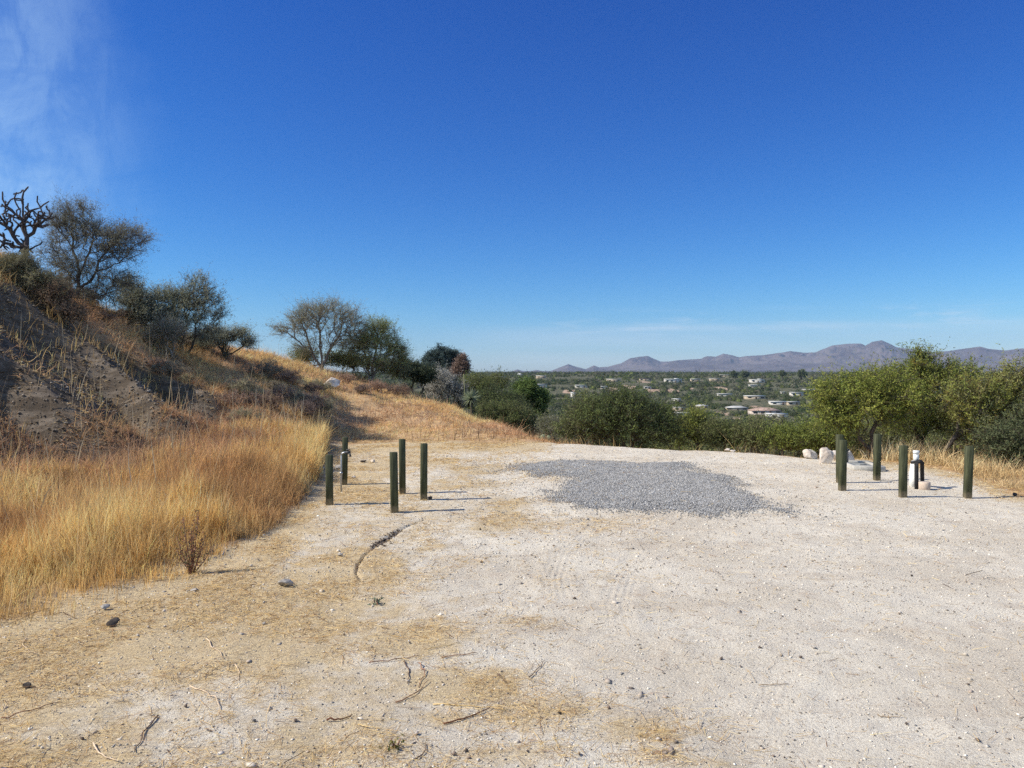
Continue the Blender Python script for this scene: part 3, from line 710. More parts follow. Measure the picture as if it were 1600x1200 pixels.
# --- trees and shrubs on the hillside
lbare = dict(tw=8, tl=.45, lv=7, ll=.045, lw=.012, thr=.014, tww=.0065)
tree('mesquite_tree', 'airy vase-shaped tree on the hill crest, one long limb reaching left', 'tree', 25.0, 503,
     [[(500, 572), (490, 555), (462, 530), (436, 514)], ['b', (503, 560), (500, 535), (497, 505), (492, 485)], ['b', (508, 565), (518, 542), (532, 520), (545, 492)], [(490, 555), (478, 520), (468, 495)]],
     [(500, 495, 42, 24, 3), (545, 505, 26, 22, 1.6), (452, 515, 24, 11, .8), (475, 500, 22, 18, 1), (525, 530, 30, 14, 1), (485, 540, 24, 14, .8), (520, 482, 36, 12, .6)],
     430, .0055, .10, lbare, [(.30, .31, .17), (.38, .37, .22), (.40, .35, .28), (.25, .25, .14)], (.20, .18, .16), bf=.5)
tree('mesquite_tree', 'green sparse tree right beside the vase-shaped tree, many stems', 'tree', 25.5, 580,
     [[(575, 570), (565, 545), (560, 525)], ['b', (582, 570), (588, 545), (592, 515)], ['b', (592, 572), (606, 555), (622, 540)]],
     [(585, 535, 32, 22, 3), (595, 512, 24, 12, .8), (618, 545, 18, 20, 1), (555, 545, 20, 22, 1.3), (590, 565, 36, 14, 1.3), (628, 560, 10, 10, .4)],
     380, .005, .06, dict(tw=8, tl=.42, lv=10, ll=.05, lw=.016, thr=.014, tww=.006), [(.33, .38, .14), (.28, .31, .14), (.22, .26, .10), (.36, .36, .20)], (.20, .18, .16), bf=.45)
shrub('near black dense bush behind the crest, left of the round pine', 27.5, 648, [(635, 580, 24, 10, 1.6), (660, 588, 16, 10, 1)], 300, [(.07, .09, .055), (.11, .13, .08)], leaf=dict(tw=8, tl=.3, lv=12, ll=.06, lw=.03, thr=.014))
tree('pine_tree', 'dark blue-green pine with a rounded head beyond the crest', 'tree', 62, 690, [[(690, 600), (690, 570)]],
     [(690, 558, 20, 14, 2.2), (676, 566, 14, 11, 1), (705, 562, 14, 12, 1), (690, 575, 32, 12, 2), (668, 578, 10, 10, .6), (690, 590, 30, 14, 1)], 480, .012, .22,
     dict(tw=7, tl=.42, lv=12, ll=.16, lw=.05, thr=.04, tww=.02), [(.09, .13, .12), (.13, .17, .15), (.07, .095, .09)], BARK, clump=.3)
tree('dead_palm', 'narrow reddish brown dead tree beside the round pine', 'tree', 60, 721, [[(721, 600), (721, 585)]], [(722, 566, 5, 9, 1), (724, 575, 6, 9, 1), (714, 579, 7, 8, .7), (718, 571, 4, 6, .5)], 130, .012, .12,
     dict(tw=8, tl=.4, lv=7, ll=.18, lw=.06, thr=.04, tww=.03), [(.26, .18, .14), (.14, .11, .09), (.34, .25, .20)], (.14, .09, .06))
tree('palo_verde_tree', 'large fine-twigged tree on the upper hill beside the leafless cactus', 'tree', 17.6, 122,
     [[(122, 455), (124, 430), (118, 400), (105, 375)], ['b', (124, 450), (150, 425), (165, 395), (190, 372)], [(124, 430), (140, 395), (145, 365)], ['b', (140, 470), (165, 460), (178, 470)], [(122, 440), (100, 420), (88, 415)]],
     [(110, 355, 34, 30, 2.4), (150, 375, 44, 26, 2.6), (200, 372, 34, 14, 1.3), (180, 395, 40, 18, 1.2), (120, 330, 26, 12, .7), (135, 420, 44, 22, 1.8), (175, 435, 28, 16, .8), (95, 400, 26, 22, 1), (110, 450, 30, 14, .8), (155, 455, 30, 16, .8)],
     640, .0038, .075, dict(tw=10, tl=.40, lv=6, ll=.045, lw=.010, thr=.011, tww=.0045), [(.25, .26, .18), (.31, .30, .21), (.20, .19, .155)], (.13, .11, .105), bf=.4)
for lab, d, u, bl, n in [
    ('tall grey-green twiggy shrub on the crest with bare shoots at its top', 19.5, 285, [(285, 490, 38, 30, 2.4), (310, 465, 30, 18, 1), (265, 465, 26, 14, .8), (300, 520, 48, 18, 1.5), (305, 440, 20, 10, .22), (335, 490, 18, 18, .4)], 470),
    ('dark twiggy shrub between the fine-twigged tree and the tall grey-green shrub', 19.0, 220, [(215, 475, 32, 20, 2), (235, 500, 34, 18, 1.6), (205, 450, 20, 12, .6)], 360),
    ('low shrub with long crooked arms at the right end of the crest shrubs', 21.0, 350, [(345, 530, 26, 11, 1.2), (372, 524, 14, 7, .4), (325, 536, 30, 12, 1.2), (383, 538, 9, 6, .4)], 280)]:
    shrub(lab, d, u, bl, n, [(.28, .30, .20), (.36, .37, .25), (.20, .21, .16), (.42, .41, .32)], tcol=(.09, .08, .075), leaf=dict(tw=8, tl=.36, lv=8, ll=.042, lw=.014, thr=.012, tww=.0055), name='twiggy_shrub', rb=.045, nst=7)
shrub('olive rounded shrub under the leafless cactus at the left edge', 15.6, 28, [(28, 422, 28, 18, 1.6), (8, 440, 26, 20, 1), (60, 440, 24, 14, .8)], 400, [(.24, .23, .13), (.31, .29, .16), (.18, .16, .11)], tcol=BARKG, name='twiggy_shrub', leaf=dict(tw=8, tl=.25, lv=9, ll=.04, lw=.015, thr=.012))
shrub('brown dried shrub on the slope below the fine-twigged tree', 15.5, 85, [(85, 465, 30, 18, 1.4), (60, 490, 26, 16, 1), (110, 490, 24, 12, .7)], 330, BROWN + OLIVE[:1], tcol=(.16, .11, .08), name='twiggy_shrub', leaf=dict(tw=8, tl=.25, lv=6, ll=.035, lw=.012, thr=.012))
shrub('spiky grey shrub low in front of the tall crest shrub', 18.2, 270, [(262, 520, 22, 14, 1), (240, 535, 18, 10, .6)], 200, GREY + OLIVE, tcol=BARKG, name='twiggy_shrub', leaf=dict(tw=8, tl=.35, lv=5, ll=.05, lw=.012, thr=.012))
shrub('green undergrowth at the foot of the vase-shaped tree', 25.6, 478, [(475, 558, 20, 10, 1), (525, 562, 22, 10, 1)], 150, [(.30, .32, .15), (.24, .26, .12)], name='desert_shrub')
shrub('dark undergrowth between the many-stemmed tree and the crest', 26.2, 560, [(552, 568, 20, 11, 1), (592, 574, 26, 10, 1), (620, 575, 16, 12, .7)], 210, [(.26, .28, .14), (.20, .22, .11), (.30, .29, .19)], name='desert_shrub')
# leafless cholla cactus at the left edge
def cholla():
    d = 16.0; b = ground(38, d) - np.array([0, 0, .05]); root = empty('cholla_cactus', b)
    tag(root, 'dark leafless branching cholla cactus against the sky at the left edge', 'cactus')
    Wp = lambda p: W(p[0], p[1], d) + np.array([0, p[2] if len(p) > 2 else 0, 0])
    st = [[b, Wp((40, 400)), Wp((42, 370)), Wp((38, 345))], [Wp((42, 370)), Wp((55, 355)), Wp((72, 342)), Wp((86, 338))],
          [Wp((38, 345)), Wp((36, 320)), Wp((37, 300)), Wp((44, 292))], [Wp((38, 345)), Wp((24, 335)), Wp((10, 322)), Wp((4, 300))],
          [Wp((40, 385)), Wp((22, 370)), Wp((8, 352)), Wp((-6, 345))], [Wp((38, 345)), Wp((46, 330)), Wp((62, 325)), Wp((76, 315))],
          [Wp((40, 395)), Wp((22, 385)), Wp((6, 380)), Wp((-10, 392))], [Wp((41, 392)), Wp((55, 385)), Wp((66, 378))]]
    T = blobpts([(40, 335, 40, 34, 2), (5, 340, 30, 40, 1.6), (60, 340, 26, 18, .8), (30, 385, 36, 14, .8), (-30, 340, 30, 40, 1)], d / FP, d, 230)
    P, par, ln = skeleton(st, T, .3); P = P - b
    V, Qb, rad, C = branches(P, par, .0145, .06, .30, 6, (.10, .085, .085))
    link('stem', mk('stem', V, [Qb], M_bark, C, smooth=True), root)
    n = 2600; k = rng.integers(1, len(P), n); f = rng.random((n, 1)); pp = P[par[k]] * (1 - f) + P[k] * f
    S = Soup(); dd = rng.normal(size=(n, 3)); S.add(*tris(pp + unit(dd) * .013, .035, .01, palette(n, [(.09, .075, .065), (.14, .12, .1)]), dd))
    link('spines', S.mesh('spines', M_leaf), root)
cholla()
print('trees', round(time.time() - T0, 1))

# yucca and prickly pear in the dip
def yucca():
    d = 27.0; b = W(736, 622, d); gzv = gz(b[0], b[1]); root = empty('yucca', (b[0], b[1], gzv)); tag(root, 'pale spiky yucca with a tall thin flower stalk in front of the green bush', 'yucca')
    top = b[2] - gzv
    MB().tube([(0, 0, -.1), (0.03, 0, top * .5), (0, 0, top)], .05, 8).build('trunk', M_bark, root, True, (.10, .085, .06))
    n = 130; D = unit(rng.normal(size=(n, 3)) * np.array([1, 1, .7]) + np.array([0, 0, .35]))
    S = Soup(); S.add(*blades(np.tile(np.array([0, 0, top]), (n, 1)), D, .42, .03, palette(n, [(.33, .36, .24), (.25, .29, .18)]), bend=.08))
    link('leaves', S.mesh('leaves', M_leaf), root)
    q = W(724.5, 584, d) - np.array([b[0], b[1], gzv])
    MB().tube([(0, 0, top - .1), ((q[0]) * .85, 0, top + .1), (q[0], 0, q[2])], [.02, .018, .008], 6).build('flower_stalk', M_bark, root, True, (.34, .33, .17))
yucca()
def pear():
    b = ground(846, 20.2); root = empty('prickly_pear', b); tag(root, 'small prickly pear with pale pads at the foot of the golden slope', 'cactus')
    for k, (x, z, rx) in enumerate([(0, .13, .10), (.14, .12, .09), (-.13, .11, .09), (.05, .30, .085), (.2, .28, .08), (-.1, .27, .08)]):
        mb = MB(); n = 12; V = [];
        for j in range(7):
            ph = -math.pi / 2 + math.pi * j / 6
            for i in range(n):
                th = 2 * math.pi * i / n; V.append((x + rx * math.cos(ph) * math.cos(th), .022 * math.cos(ph) * math.sin(th) + .02 * k, z + rx * 1.25 * math.sin(ph)))
        Qp = [(j * n + i, j * n + (i + 1) % n, (j + 1) * n + (i + 1) % n, (j + 1) * n + i) for j in range(6) for i in range(n)]
        mb.add(V, Qp).build('pad', M_bark, root, True, (.33, .37, .24))
pear()

# ------------------------------------------------------------------ posts
M_post = simple('green_painted_wood', (.040, .046, .022), .75, .35, 6, .5, c2=(.085, .090, .045), bd=.004, stretch=(9, 9, .7))
t_ = NT(M_post); sx_ = t_.n.new('ShaderNodeSeparateXYZ'); t_.l.new(t_.obj(), sx_.inputs[0])
old_ = t_.p.inputs['Base Color'].links[0].from_socket
t_.put(t_.mix(t_.math('MULTIPLY', t_.rng(t_.math('ADD', sx_.outputs[2], t_.math('MULTIPLY', t_.noise(30, 4, .6), -.12)), .05, -.04), .35), old_, (.45, .36, .26)), t_.p.inputs['Base Color'])
def post(u, vt, vb, label, group, rz, wd=.082):
    p = G0(u, vb); z = gz(p[0], p[1]); h = W(u, vt, p[1])[2] - z
    lean = rng.normal(size=2) * .011
    mb = MB(); mb.box((0, 0, h / 2 - .1), (wd, wd, h + .2), 0, .005)
    o = mb.build('wooden_post', M_post); o.location = (p[0], p[1], z); o.rotation_euler = (lean[0], lean[1], rz)
    return tag(o, label, 'post', group)
GL, GRt = 'green wooden posts at the left of the lot', 'green wooden posts at the right of the lot'
post(515, 710.5, 788.5, 'leftmost green wooden post, at the edge of the tall golden grass', GL, R(6))
post(538.2, 683, 757, 'green wooden post with the metal water spigot standing in front of it', GL, R(12))
post(616.5, 706.5, 798.5, 'nearest green wooden post of the left cluster, just in front of another post', GL, R(16), .084)
post(628.8, 686, 771, 'green wooden post half hidden behind the nearest left cluster post', GL, R(14))
post(662, 693, 781, 'rightmost post of the left cluster, dark clod at its foot', GL, R(14))
post(1312, 679, 755, 'green post mostly hidden behind the leftmost right-hand post', GRt, R(2))
post(1315.8, 687.5, 767, 'leftmost front post of the right-hand cluster, beside the boulders', GRt, R(4))
post(1369.8, 678, 751, 'green post standing in front of the grey concrete vault', GRt, R(4))
post(1410.5, 696, 777, 'green post just left of the white and black standpipe', GRt, R(-3))
post(1511.5, 697, 777, 'rightmost green post, in front of the golden tussock grass', GRt, R(-5))

M_galv = simple('galvanised_steel', (.42, .43, .43), .4, .15, 40, .1, metal=.7)
M_dkmetal = simple('dark_valve', (.05, .05, .05), .5, .2, 40, .1)
M_white = simple('white_pvc', (.80, .80, .77), .4, .05, 10, .05)
M_black = simple('black_foam_wrap', (.022, .022, .024), .8, .4, 60, .5)
M_conc = simple('concrete', (.42, .40, .36), .9, .15, 30, .4, bd=.006)
M_pink = simple('sandy_pink_concrete', (.52, .42, .34), .9, .15, 40, .4, bd=.006)
# spigot
p = G0(533.2, 768); z = gz(p[0], p[1]); root = empty('water_spigot', (p[0], p[1], z)); tag(root, 'thin galvanised water pipe with a tap, in front of the second left post', 'water tap')
hh = W(533, 707, p[1])[2] - z
MB().tube([(0, 0, -.1), (0, 0, hh * .5), (0, 0, hh - .04), (.012, 0, hh - .012), (.04, 0, hh), (.075, 0, hh + .002)], .0125, 10).build('riser_pipe', M_galv, root, True)
mb = MB(); mb.tube([(.06, 0, hh), (.125, -.005, hh)], .02, 10); mb.tube([(.105, -.003, hh), (.125, -.02, hh - .03), (.13, -.024, hh - .055)], .014, 8); tp = mb.build('tap', M_dkmetal, root, True)
MB().tube([(.095, 0, hh + .01), (.095, 0, hh + .035)], .006, 6).tube([(.07, 0, hh + .036), (.12, 0, hh + .036)], .009, 6).build('tap_handle', M_dkmetal, tp)
MB().tube([(0, 0, hh * .45), (0, 0, hh * .45 + .03)], .019, 10).build('pipe_joint', M_galv, root, True)

# white standpipe with black wrapped loop
p = G0(1436, 764); D_ = p[1]; z = gz(p[0], p[1]); root = empty('standpipe', (p[0], p[1], z)); tag(root, 'white capped pipe with a black wrapped pipe loop between two right-hand posts', 'water pipe')
def rel(u, v, dd=0): q = W(u, v, D_ + dd); return q - np.array([p[0], p[1], z])
MB().tube([rel(1427, 768, .25), rel(1427.3, 745, .25), rel(1428.5, 722, .15)], [.062, .058, .045], 16).build('white_sleeve', M_white, root, True)
wc = MB(); wc.tube([rel(1431.5, 722, .1), rel(1431.5, 707, .1)], .036, 18); wcap = wc.build('white_pipe', M_white, root, True)
MB().tube([rel(1431.5, 709, .1), rel(1431.5, 704.5, .1), rel(1431.5, 704, .1)], [.041, .041, .036], 18).build('cap', M_white, root, True)
lp = MB(); lp.tube([rel(1432, 768), rel(1432, 745), rel(1432, 730), rel(1432, 723), rel(1434.5, 721), rel(1438, 721), rel(1440.8, 723.5), rel(1440.8, 735, .12), rel(1441.3, 756, .3)], .026, 12).build('wrapped_pipe_loop', M_black, root, True)
MB().tube([rel(1423.5, 722.8, .1), rel(1431, 722, .05), rel(1441.5, 722, .03)], .021, 10).build('valve_arm', M_black, root, True)
# concrete collar
p = G0(1445.5, 765); z = gz(p[0], p[1]); s_ = p[1] / FP
mb = MB(); mb.tube([(0, 0, -.05), (0, 0, .105), (0, 0, .11)], [8.6 * s_, 8.6 * s_, 8.0 * s_], 24); o = mb.build('concrete_collar', M_pink, None, False); o.location = (p[0], p[1] + .02, z)
tag(o, 'short pinkish concrete cylinder at the foot of the black wrapped pipe', 'concrete block')
# dark short stake behind
p = G0(1324, 727); z = gz(p[0], p[1]); h = W(1324, 701, p[1])[2] - z
o = MB().tube([(0, 0, -.1), (0, 0, h)], .018, 8).tube([(-.028, 0, h - .02), (.028, 0, h - .02)], .02, 8).build('steel_stake', M_dkmetal); o.location = (p[0], p[1], z)
tag(o, 'short dark metal stake in front of the largest pale boulder', 'stake')
# concrete vault frame
p = G0(1364, 735); z = gz(p[0], p[1] + .45); root = empty('concrete_vault', (p[0], p[1] + .42, z), R(-7)); tag(root, 'low grey concrete vault frame set in the ground behind a green post', 'utility vault')
wv, dv, hv = .50, .85, .075
mb = MB(); mb.box((0, -dv / 2 + .05, hv / 2 - .04), (wv, .1, hv + .08), 0, .008); mb.box((0, dv / 2 - .05, hv / 2 - .04), (wv, .1, hv + .08), 0, .008)
mb.box((-wv / 2 + .04, 0, hv / 2 - .043), (.08, dv - .2, hv + .08)); mb.box((wv / 2 - .04, 0, hv / 2 - .043), (.08, dv - .2, hv + .08)); mb.build('frame', M_conc, root)
MB().box((0, 0, hv - .045), (wv - .16, dv - .2, .03), 0, .004).build('lid', simple('grey_lid', (.26, .27, .26), .8, .2, 30, .3), root)
MB().tube([(-.05, -.1, hv - .03), (-.05, -.1, hv - .015), (.05, -.1, hv - .015), (.05, -.1, hv - .03)], .006, 6).build('lid_handle', M_dkmetal, root)

# ------------------------------------------------------------------ boulders and rocks
def ico(sub):
    import bmesh
    bm = bmesh.new(); bmesh.ops.create_icosphere(bm, subdivisions=sub, radius=1); V = np.array([v.co[:] for v in bm.verts]); F = np.array([[v.index for v in f.verts] for f in bm.faces]); bm.free(); return V, F
IV4, IF4 = ico(5); IV3, IF3 = ico(3)
M_boulder = simple('pale_boulder', (.60, .50, .42), .9, .3, 5, .8, c2=(.80, .73, .64), bd=.03)
M_graynock = simple('grey_rock', (.30, .27, .24), .9, .35, 18, .8, c2=(.52, .48, .43), bd=.01)
M_dkrock = simple('dark_rock', (.08, .065, .055), .9, .4, 25, .8, bd=.01)
def rock(u, v, wpx, hpx, label, mat, name='rock', cat='rock', group=None, seed=0, d=None, cuts=12, sub=3, depth=.8, squash=0.35):
    p = G0(u, v) if d is None else W(u, v, d); z = gz(p[0], p[1]); s = p[1] / FP
    V0, F = (IV4, IF4) if sub > 3 else (IV3, IF3); V = V0.copy(); r2 = np.random.default_rng(seed)
    for k in range(cuts):                                  # facet the lump with random planes
        nrm = unit(r2.normal(size=3)); h = .42 + .34 * r2.random(); dd = V @ nrm; V = V - np.outer(np.clip(dd - h, 0, None), nrm) * .92
    nz = (fbm(V[:, 0] * 2 + seed * 3.1, V[:, 1] * 2 + V[:, 2] * 1.7, 11, 4) - .5); V = V * (1 + nz[:, None] * .35)
    V = V * np.array([wpx * s / 2, wpx * s / 2 * depth, hpx * s / (2 - squash)]) / np.array([np.abs(V[:, 0]).max(), np.abs(V[:, 1]).max(), 1])
    zt = V[:, 2].max(); V[:, 2] += hpx * s - zt
    o = link(name, mk(name, V, [F], mat, smooth=sub > 3)); o.location = (p[0], p[1] + wpx * s / 2 * depth * .5, z)
    return tag(o, label, cat, group)
rock(1268, 716, 25, 15, 'leftmost low pale boulder at the lot edge', M_boulder, 'boulder', 'boulder', seed=3, sub=4, squash=.8)
rock(1291, 724, 25, 25, 'rounded pinkish boulder, middle one of three with a dark shaded side', M_boulder, 'boulder', 'boulder', seed=5, sub=4, squash=.8)
rock(1320, 722, 42, 21, 'widest pale boulder, behind the leftmost front right-hand post', M_boulder, 'boulder', 'boulder', seed=9, sub=4, squash=.8)
rock(1137, 704, 9, 6, 'small white stone on the lot edge, left one of a pair', M_boulder, seed=11)
rock(1146, 705, 10, 4, 'flat white stone on the lot edge, right one of a pair', M_boulder, seed=12)
q = None
# boulder lying on the hillside
def hithill(u, v):
    r = ray(u, v); ds = np.linspace(12, 32, 500); x = r[0] / r[1] * ds; zz = CH + r[2] / r[1] * ds; h = hz(x, ds); k = np.nonzero(zz < h)[0]
    return ds[k[0]] if len(k) else 24
d_ = hithill(516, 606); rock(516, 606, 29, 16, 'pale white boulder half way up the brown hillside', M_boulder, 'boulder', 'boulder', seed=21, d=d_, sub=4, squash=.6)
d_ = hithill(418, 627); rock(418, 627, 13, 6, 'small grey rock on the hillside, lower left of the white boulder', M_graynock, seed=23, d=d_)
rock(445, 918, 27, 13, 'grey angular rock with a white face on the straw-covered dirt', M_graynock, seed=31, cuts=10)
rock(175, 979, 20, 14, 'dark brown rock at the foot of the golden grass', M_dkrock, seed=33)
rock(161, 952, 17, 9, 'rounded grey rock half buried in the golden grass edge', M_graynock, seed=35)
rock(301, 924, 14, 4, 'flat pale stone at the shaded grass edge', M_graynock, seed=36)
rock(528, 733, 11, 6, 'white rock behind the leftmost post', M_boulder, seed=37)
rock(583, 724, 9, 5, 'pale pointed stone behind the left posts', M_boulder, seed=38)
rock(567, 723, 11, 4, 'dark flat stone left of the pale pointed stone', M_dkrock, seed=39)
rock(552, 749, 8, 5, 'pale stone beside the second left post', M_boulder, seed=40)
rock(672, 781, 9, 5, 'dark clod at the foot of the rightmost left-cluster post', M_dkrock, seed=41)
rock(531, 870, 9, 5, 'small reddish stone on the straw left of the curved rut', M_graynock, seed=42)
rock(1586, 775, 9, 6, 'dark stone at the grass edge right of the rightmost post', M_dkrock, seed=43)
rock(412, 974, 7, 4, 'small grey-blue pebble in the straw below the angular rock', M_graynock, seed=44)
rock(875, 1117, 7, 5, 'small black stone in the middle of the foreground dirt', M_dkrock, seed=46)
rock(41, 1074, 16, 9, 'dark lump of dirt at the lower left', M_dkrock, seed=48)

# ------------------------------------------------------------------ twigs lying on the dirt
def twig(a, b, rad, c, label, bend=.06, fork=False):
    A = G0(*a); B = G0(*b); n = 9; r3 = np.random.default_rng(int(a[0] * 7 + a[1])); off = r3.normal() * bend
    L_ = np.linalg.norm(B - A); perp = np.array([-(B - A)[1], (B - A)[0], 0])
    pts = []
    for k in range(n):
        t_ = k / (n - 1); q_ = A + (B - A) * t_ + perp * off * math.sin(math.pi * t_) + r3.normal(size=3) * L_ * .012
        q_[2] = gz(q_[0], q_[1]) + rad * .8 + abs(r3.normal()) * .004; pts.append(q_ - A)
    rad *= .68; mb = MB(); mb.tube(pts, list(np.linspace(rad, rad * .45, n)), 6)
    if fork: mb.tube([pts[5], pts[5] + perp * .18 + (B - A) * .12 + np.array([0, 0, .03])], [rad * .6, rad * .3], 5)
    o = mb.build('twig', M_bark, None, True, c); o.location = A; tag(o, label, 'twig', 'twigs lying on the dirt')
PALE, DKB, MIDB, STR = (.62, .48, .34), (.15, .10, .075), (.32, .18, .11), (.62, .45, .22)
for a in [((145, 1164), (187, 1198), .006, PALE, 'pale curved stick at the bottom left edge of the picture'),
    ((247, 1122), (208, 1181), .006, DKB, 'dark crooked stick in the lower left dirt'),
    ((295, 1073), (342, 1114), .005, PALE, 'long pale straight stick above the dark crooked stick'),
    ((322, 1000), (348, 1034), .005, PALE, 'pale stick just below the golden grass and right of centre left'),
    ((0, 1122), (95, 1098), .005, MIDB, 'long brown stick entering from the left edge'),
    ((41, 995), (59, 1022), .005, PALE, 'short pale stick in the shaded grass edge at far left'),
    ((367, 1041), (372, 1066), .004, PALE, 'short pale stick standing out right of the long pale stick'),
    ((575, 1041), (656, 1027), .005, MIDB, 'thin brown stalk left of the straw pile'),
    ((631, 1037), (637, 1070), .005, DKB, 'upright-looking dark brown twig left of its twin in the straw pile'),
    ((655, 1039), (652, 1075), .005, MIDB, 'dark brown twig right of its twin in the straw pile'),
    ((619, 1100), (669, 1067), .005, MIDB, 'diagonal brown twig below the twin twigs'),
    ((512, 1128), (550, 1120), .007, (.16, .07, .04), 'short thick dark reddish stick in the lower middle left'),
    ((694, 1131), (769, 1106), .006, (.20, .09, .05), 'long reddish brown twig below the yellow stalk'),
    ((778, 1055), (791, 1069), .006, DKB, 'short black twig right of the straw pile'),
    ((826, 1062), (852, 1034), .004, DKB, 'forked dark twig farthest right of the straw pile', .05, True),
    ((678, 1100), (800, 1109), .005, STR, 'long yellow straw stalk in the middle foreground'),
    ((648, 1190), (665, 1164), .005, DKB, 'dark twig touching the bottom edge in the middle'),
    ((1186, 1069), (1231, 1067), .004, (.35, .26, .17), 'tan forked twig on the bare dirt at the right', .05, True),
    ((1371, 1120), (1409, 1122), .004, (.35, .26, .17), 'short tan twig in the lower right dirt'),
    ((559, 1136), (597, 1142), .004, STR, 'bent yellow straw stalk right of the thick reddish stick'),
    ((668, 1018), (720, 1008), .004, STR, 'straight yellow stalk on top of the straw pile'),
    ((690, 1030), (745, 1025), .005, MIDB, 'brown twig along the right side of the straw pile')]:
    twig(*a)

# ------------------------------------------------------------------ houses of the far slope
M_roofw = simple('white_roof', (.56, .55, .52), .7, .06, .5, 0)
M_roofg = simple('grey_roof', (.40, .39, .37), .8, .12, .5, 0)
M_roofb = simple('brown_roof', (.13, .10, .08), .9, .2, .5, 0)
M_roofr = simple('terracotta_roof', (.36, .25, .20), .9, .2, .5, 0)
M_wallw = simple('white_wall', (.52, .49, .44), .8, .06, .5, 0)
M_wallt = simple('tan_wall', (.42, .34, .25), .8, .1, .5, 0)
M_wallp = simple('pinkish_wall', (.48, .40, .34), .8, .1, .5, 0)
M_glass = simple('dark_window', (.03, .035, .04), .3, .1, .5, 0)
M_door = simple('brown_door', (.12, .07, .05), .7, .1, .5, 0)
HS = [ # u0, u1, roof top v, wall foot v, roof, wall, label
 (1040, 1066, 591.5, 598, 'w', 'w', 'long white flat-roofed house high on the far slope under the low mountain peak'),
 (1080, 1094, 591.5, 597, 'w', 't', 'short white-roofed house just right of the long flat-roofed one on the upper slope'),
 (1110, 1124, 590.5, 596, 'g', 't', 'tan grey-roofed house on the upper slope, between two white houses'),
 (1126, 1143, 585, 588.5, 'w', 't', 'thin pale roof right at the horizon below the middle mountains'),
 (1174, 1195, 592.5, 598.5, 'w', 'w', 'white house with two wings on the upper slope below the long mountain ridge'),
 (1172, 1189, 601, 605, 'w', 'w', 'low white roof just below the two-winged white house'),
 (1123, 1145, 614, 621.5, 'g', 'w', 'white walled house with a tan flat roof in the middle of the slope'),
 (1167, 1196, 619.5, 623.5, 'w', 't', 'very low long pale roof half way down the slope'),
 (1205, 1231, 627.5, 633, 'w', 'w', 'brightest long white house left of the leafy mesquite'),
 (1231, 1250, 628.5, 633, 'g', 't', 'pale annex joined to the right of the brightest long white house'),
 (1222, 1228, 611.5, 617, 'w', 'w', 'tiny white cube house above the brightest long white house'),
 (1237, 1256, 612, 619, 'g', 'w', 'grey-roofed house right of the tiny white cube house'),
 (1258, 1282, 608, 613, 'w', 't', 'pale roof peeking out at the left edge of the mesquite crown'),
 (1089, 1107, 632.5, 638, 'gp', 't', 'grey pitched-roof house low on the slope, left of the dirt drive'),
 (1137, 1170, 633.5, 641, 'gp', 't', 'wide grey pitched-roof house right of the dirt drive'),
 (1176, 1222, 636, 648, 'rp', 'p', 'large terracotta-roofed villa low in the valley'),
 (1201, 1231, 648.5, 653, 'w', 'w', 'long white low building below the terracotta villa'),
 (1053, 1063, 623, 628.5, 'w', 'w', 'small white house behind the yellow-green bush'),
 (1054, 1070, 637.5, 642.5, 'g', 't', 'grey flat house just above the yellow-green bush'),
 (1057, 1079, 646.5, 651, 'w', 'w', 'lowest white house, right behind the yellow-green bush'),
 (1090, 1107, 656, 660.5, 'g', 't', 'flat tan building lowest in the valley below the dirt drive'),
 (1000, 1019, 590.5, 595, 'b', 't', 'dark brown-roofed house at the top of the slope'),
 (949, 969, 591.5, 597, 'w', 't', 'white-roofed house on the upper slope above the reddish bare soil'),
 (899, 918, 601.5, 606, 'w', 'w', 'white long house at the left of the reddish bare soil'),
 (1007, 1018, 604, 608, 'g', 'w', 'small grey-roofed house between two patches of bare soil'),
 (939, 950, 604, 608, 'g', 'w', 'small pale house right of the white long house'),
 (960, 973, 608.5, 613, 'gp', 't', 'tan house with pitched roof below the small pale house'),
 (893, 898, 612, 621, 'w', 'w', 'narrow tall white house behind the round green tree'),
 (773, 790, 588, 592.5, 'w', 't', 'cream house above the flat-topped green bush'),
 (808, 816, 583, 587, 'wp', 'w', 'small white gabled house on the horizon'),
 (838, 853, 586, 591, 'w', 't', 'cream house on the horizon right of the small gabled one'),
 (836, 855, 599.5, 606.5, 'g', 'w', 'grey flat-roofed white house right beside the round green tree'),
 (1470, 1491, 634, 641, 'gp', 't', 'grey-roofed house seen through the gap between the right-hand mesquites'),
 (1562, 1588, 590, 595, 'g', 't', 'pale low house above the mesquites at the far right'),
]
RM = {'w': M_roofw, 'g': M_roofg, 'b': M_roofb, 'r': M_roofr}; WM = {'w': M_wallw, 't': M_wallt, 'p': M_wallp}
HB = []
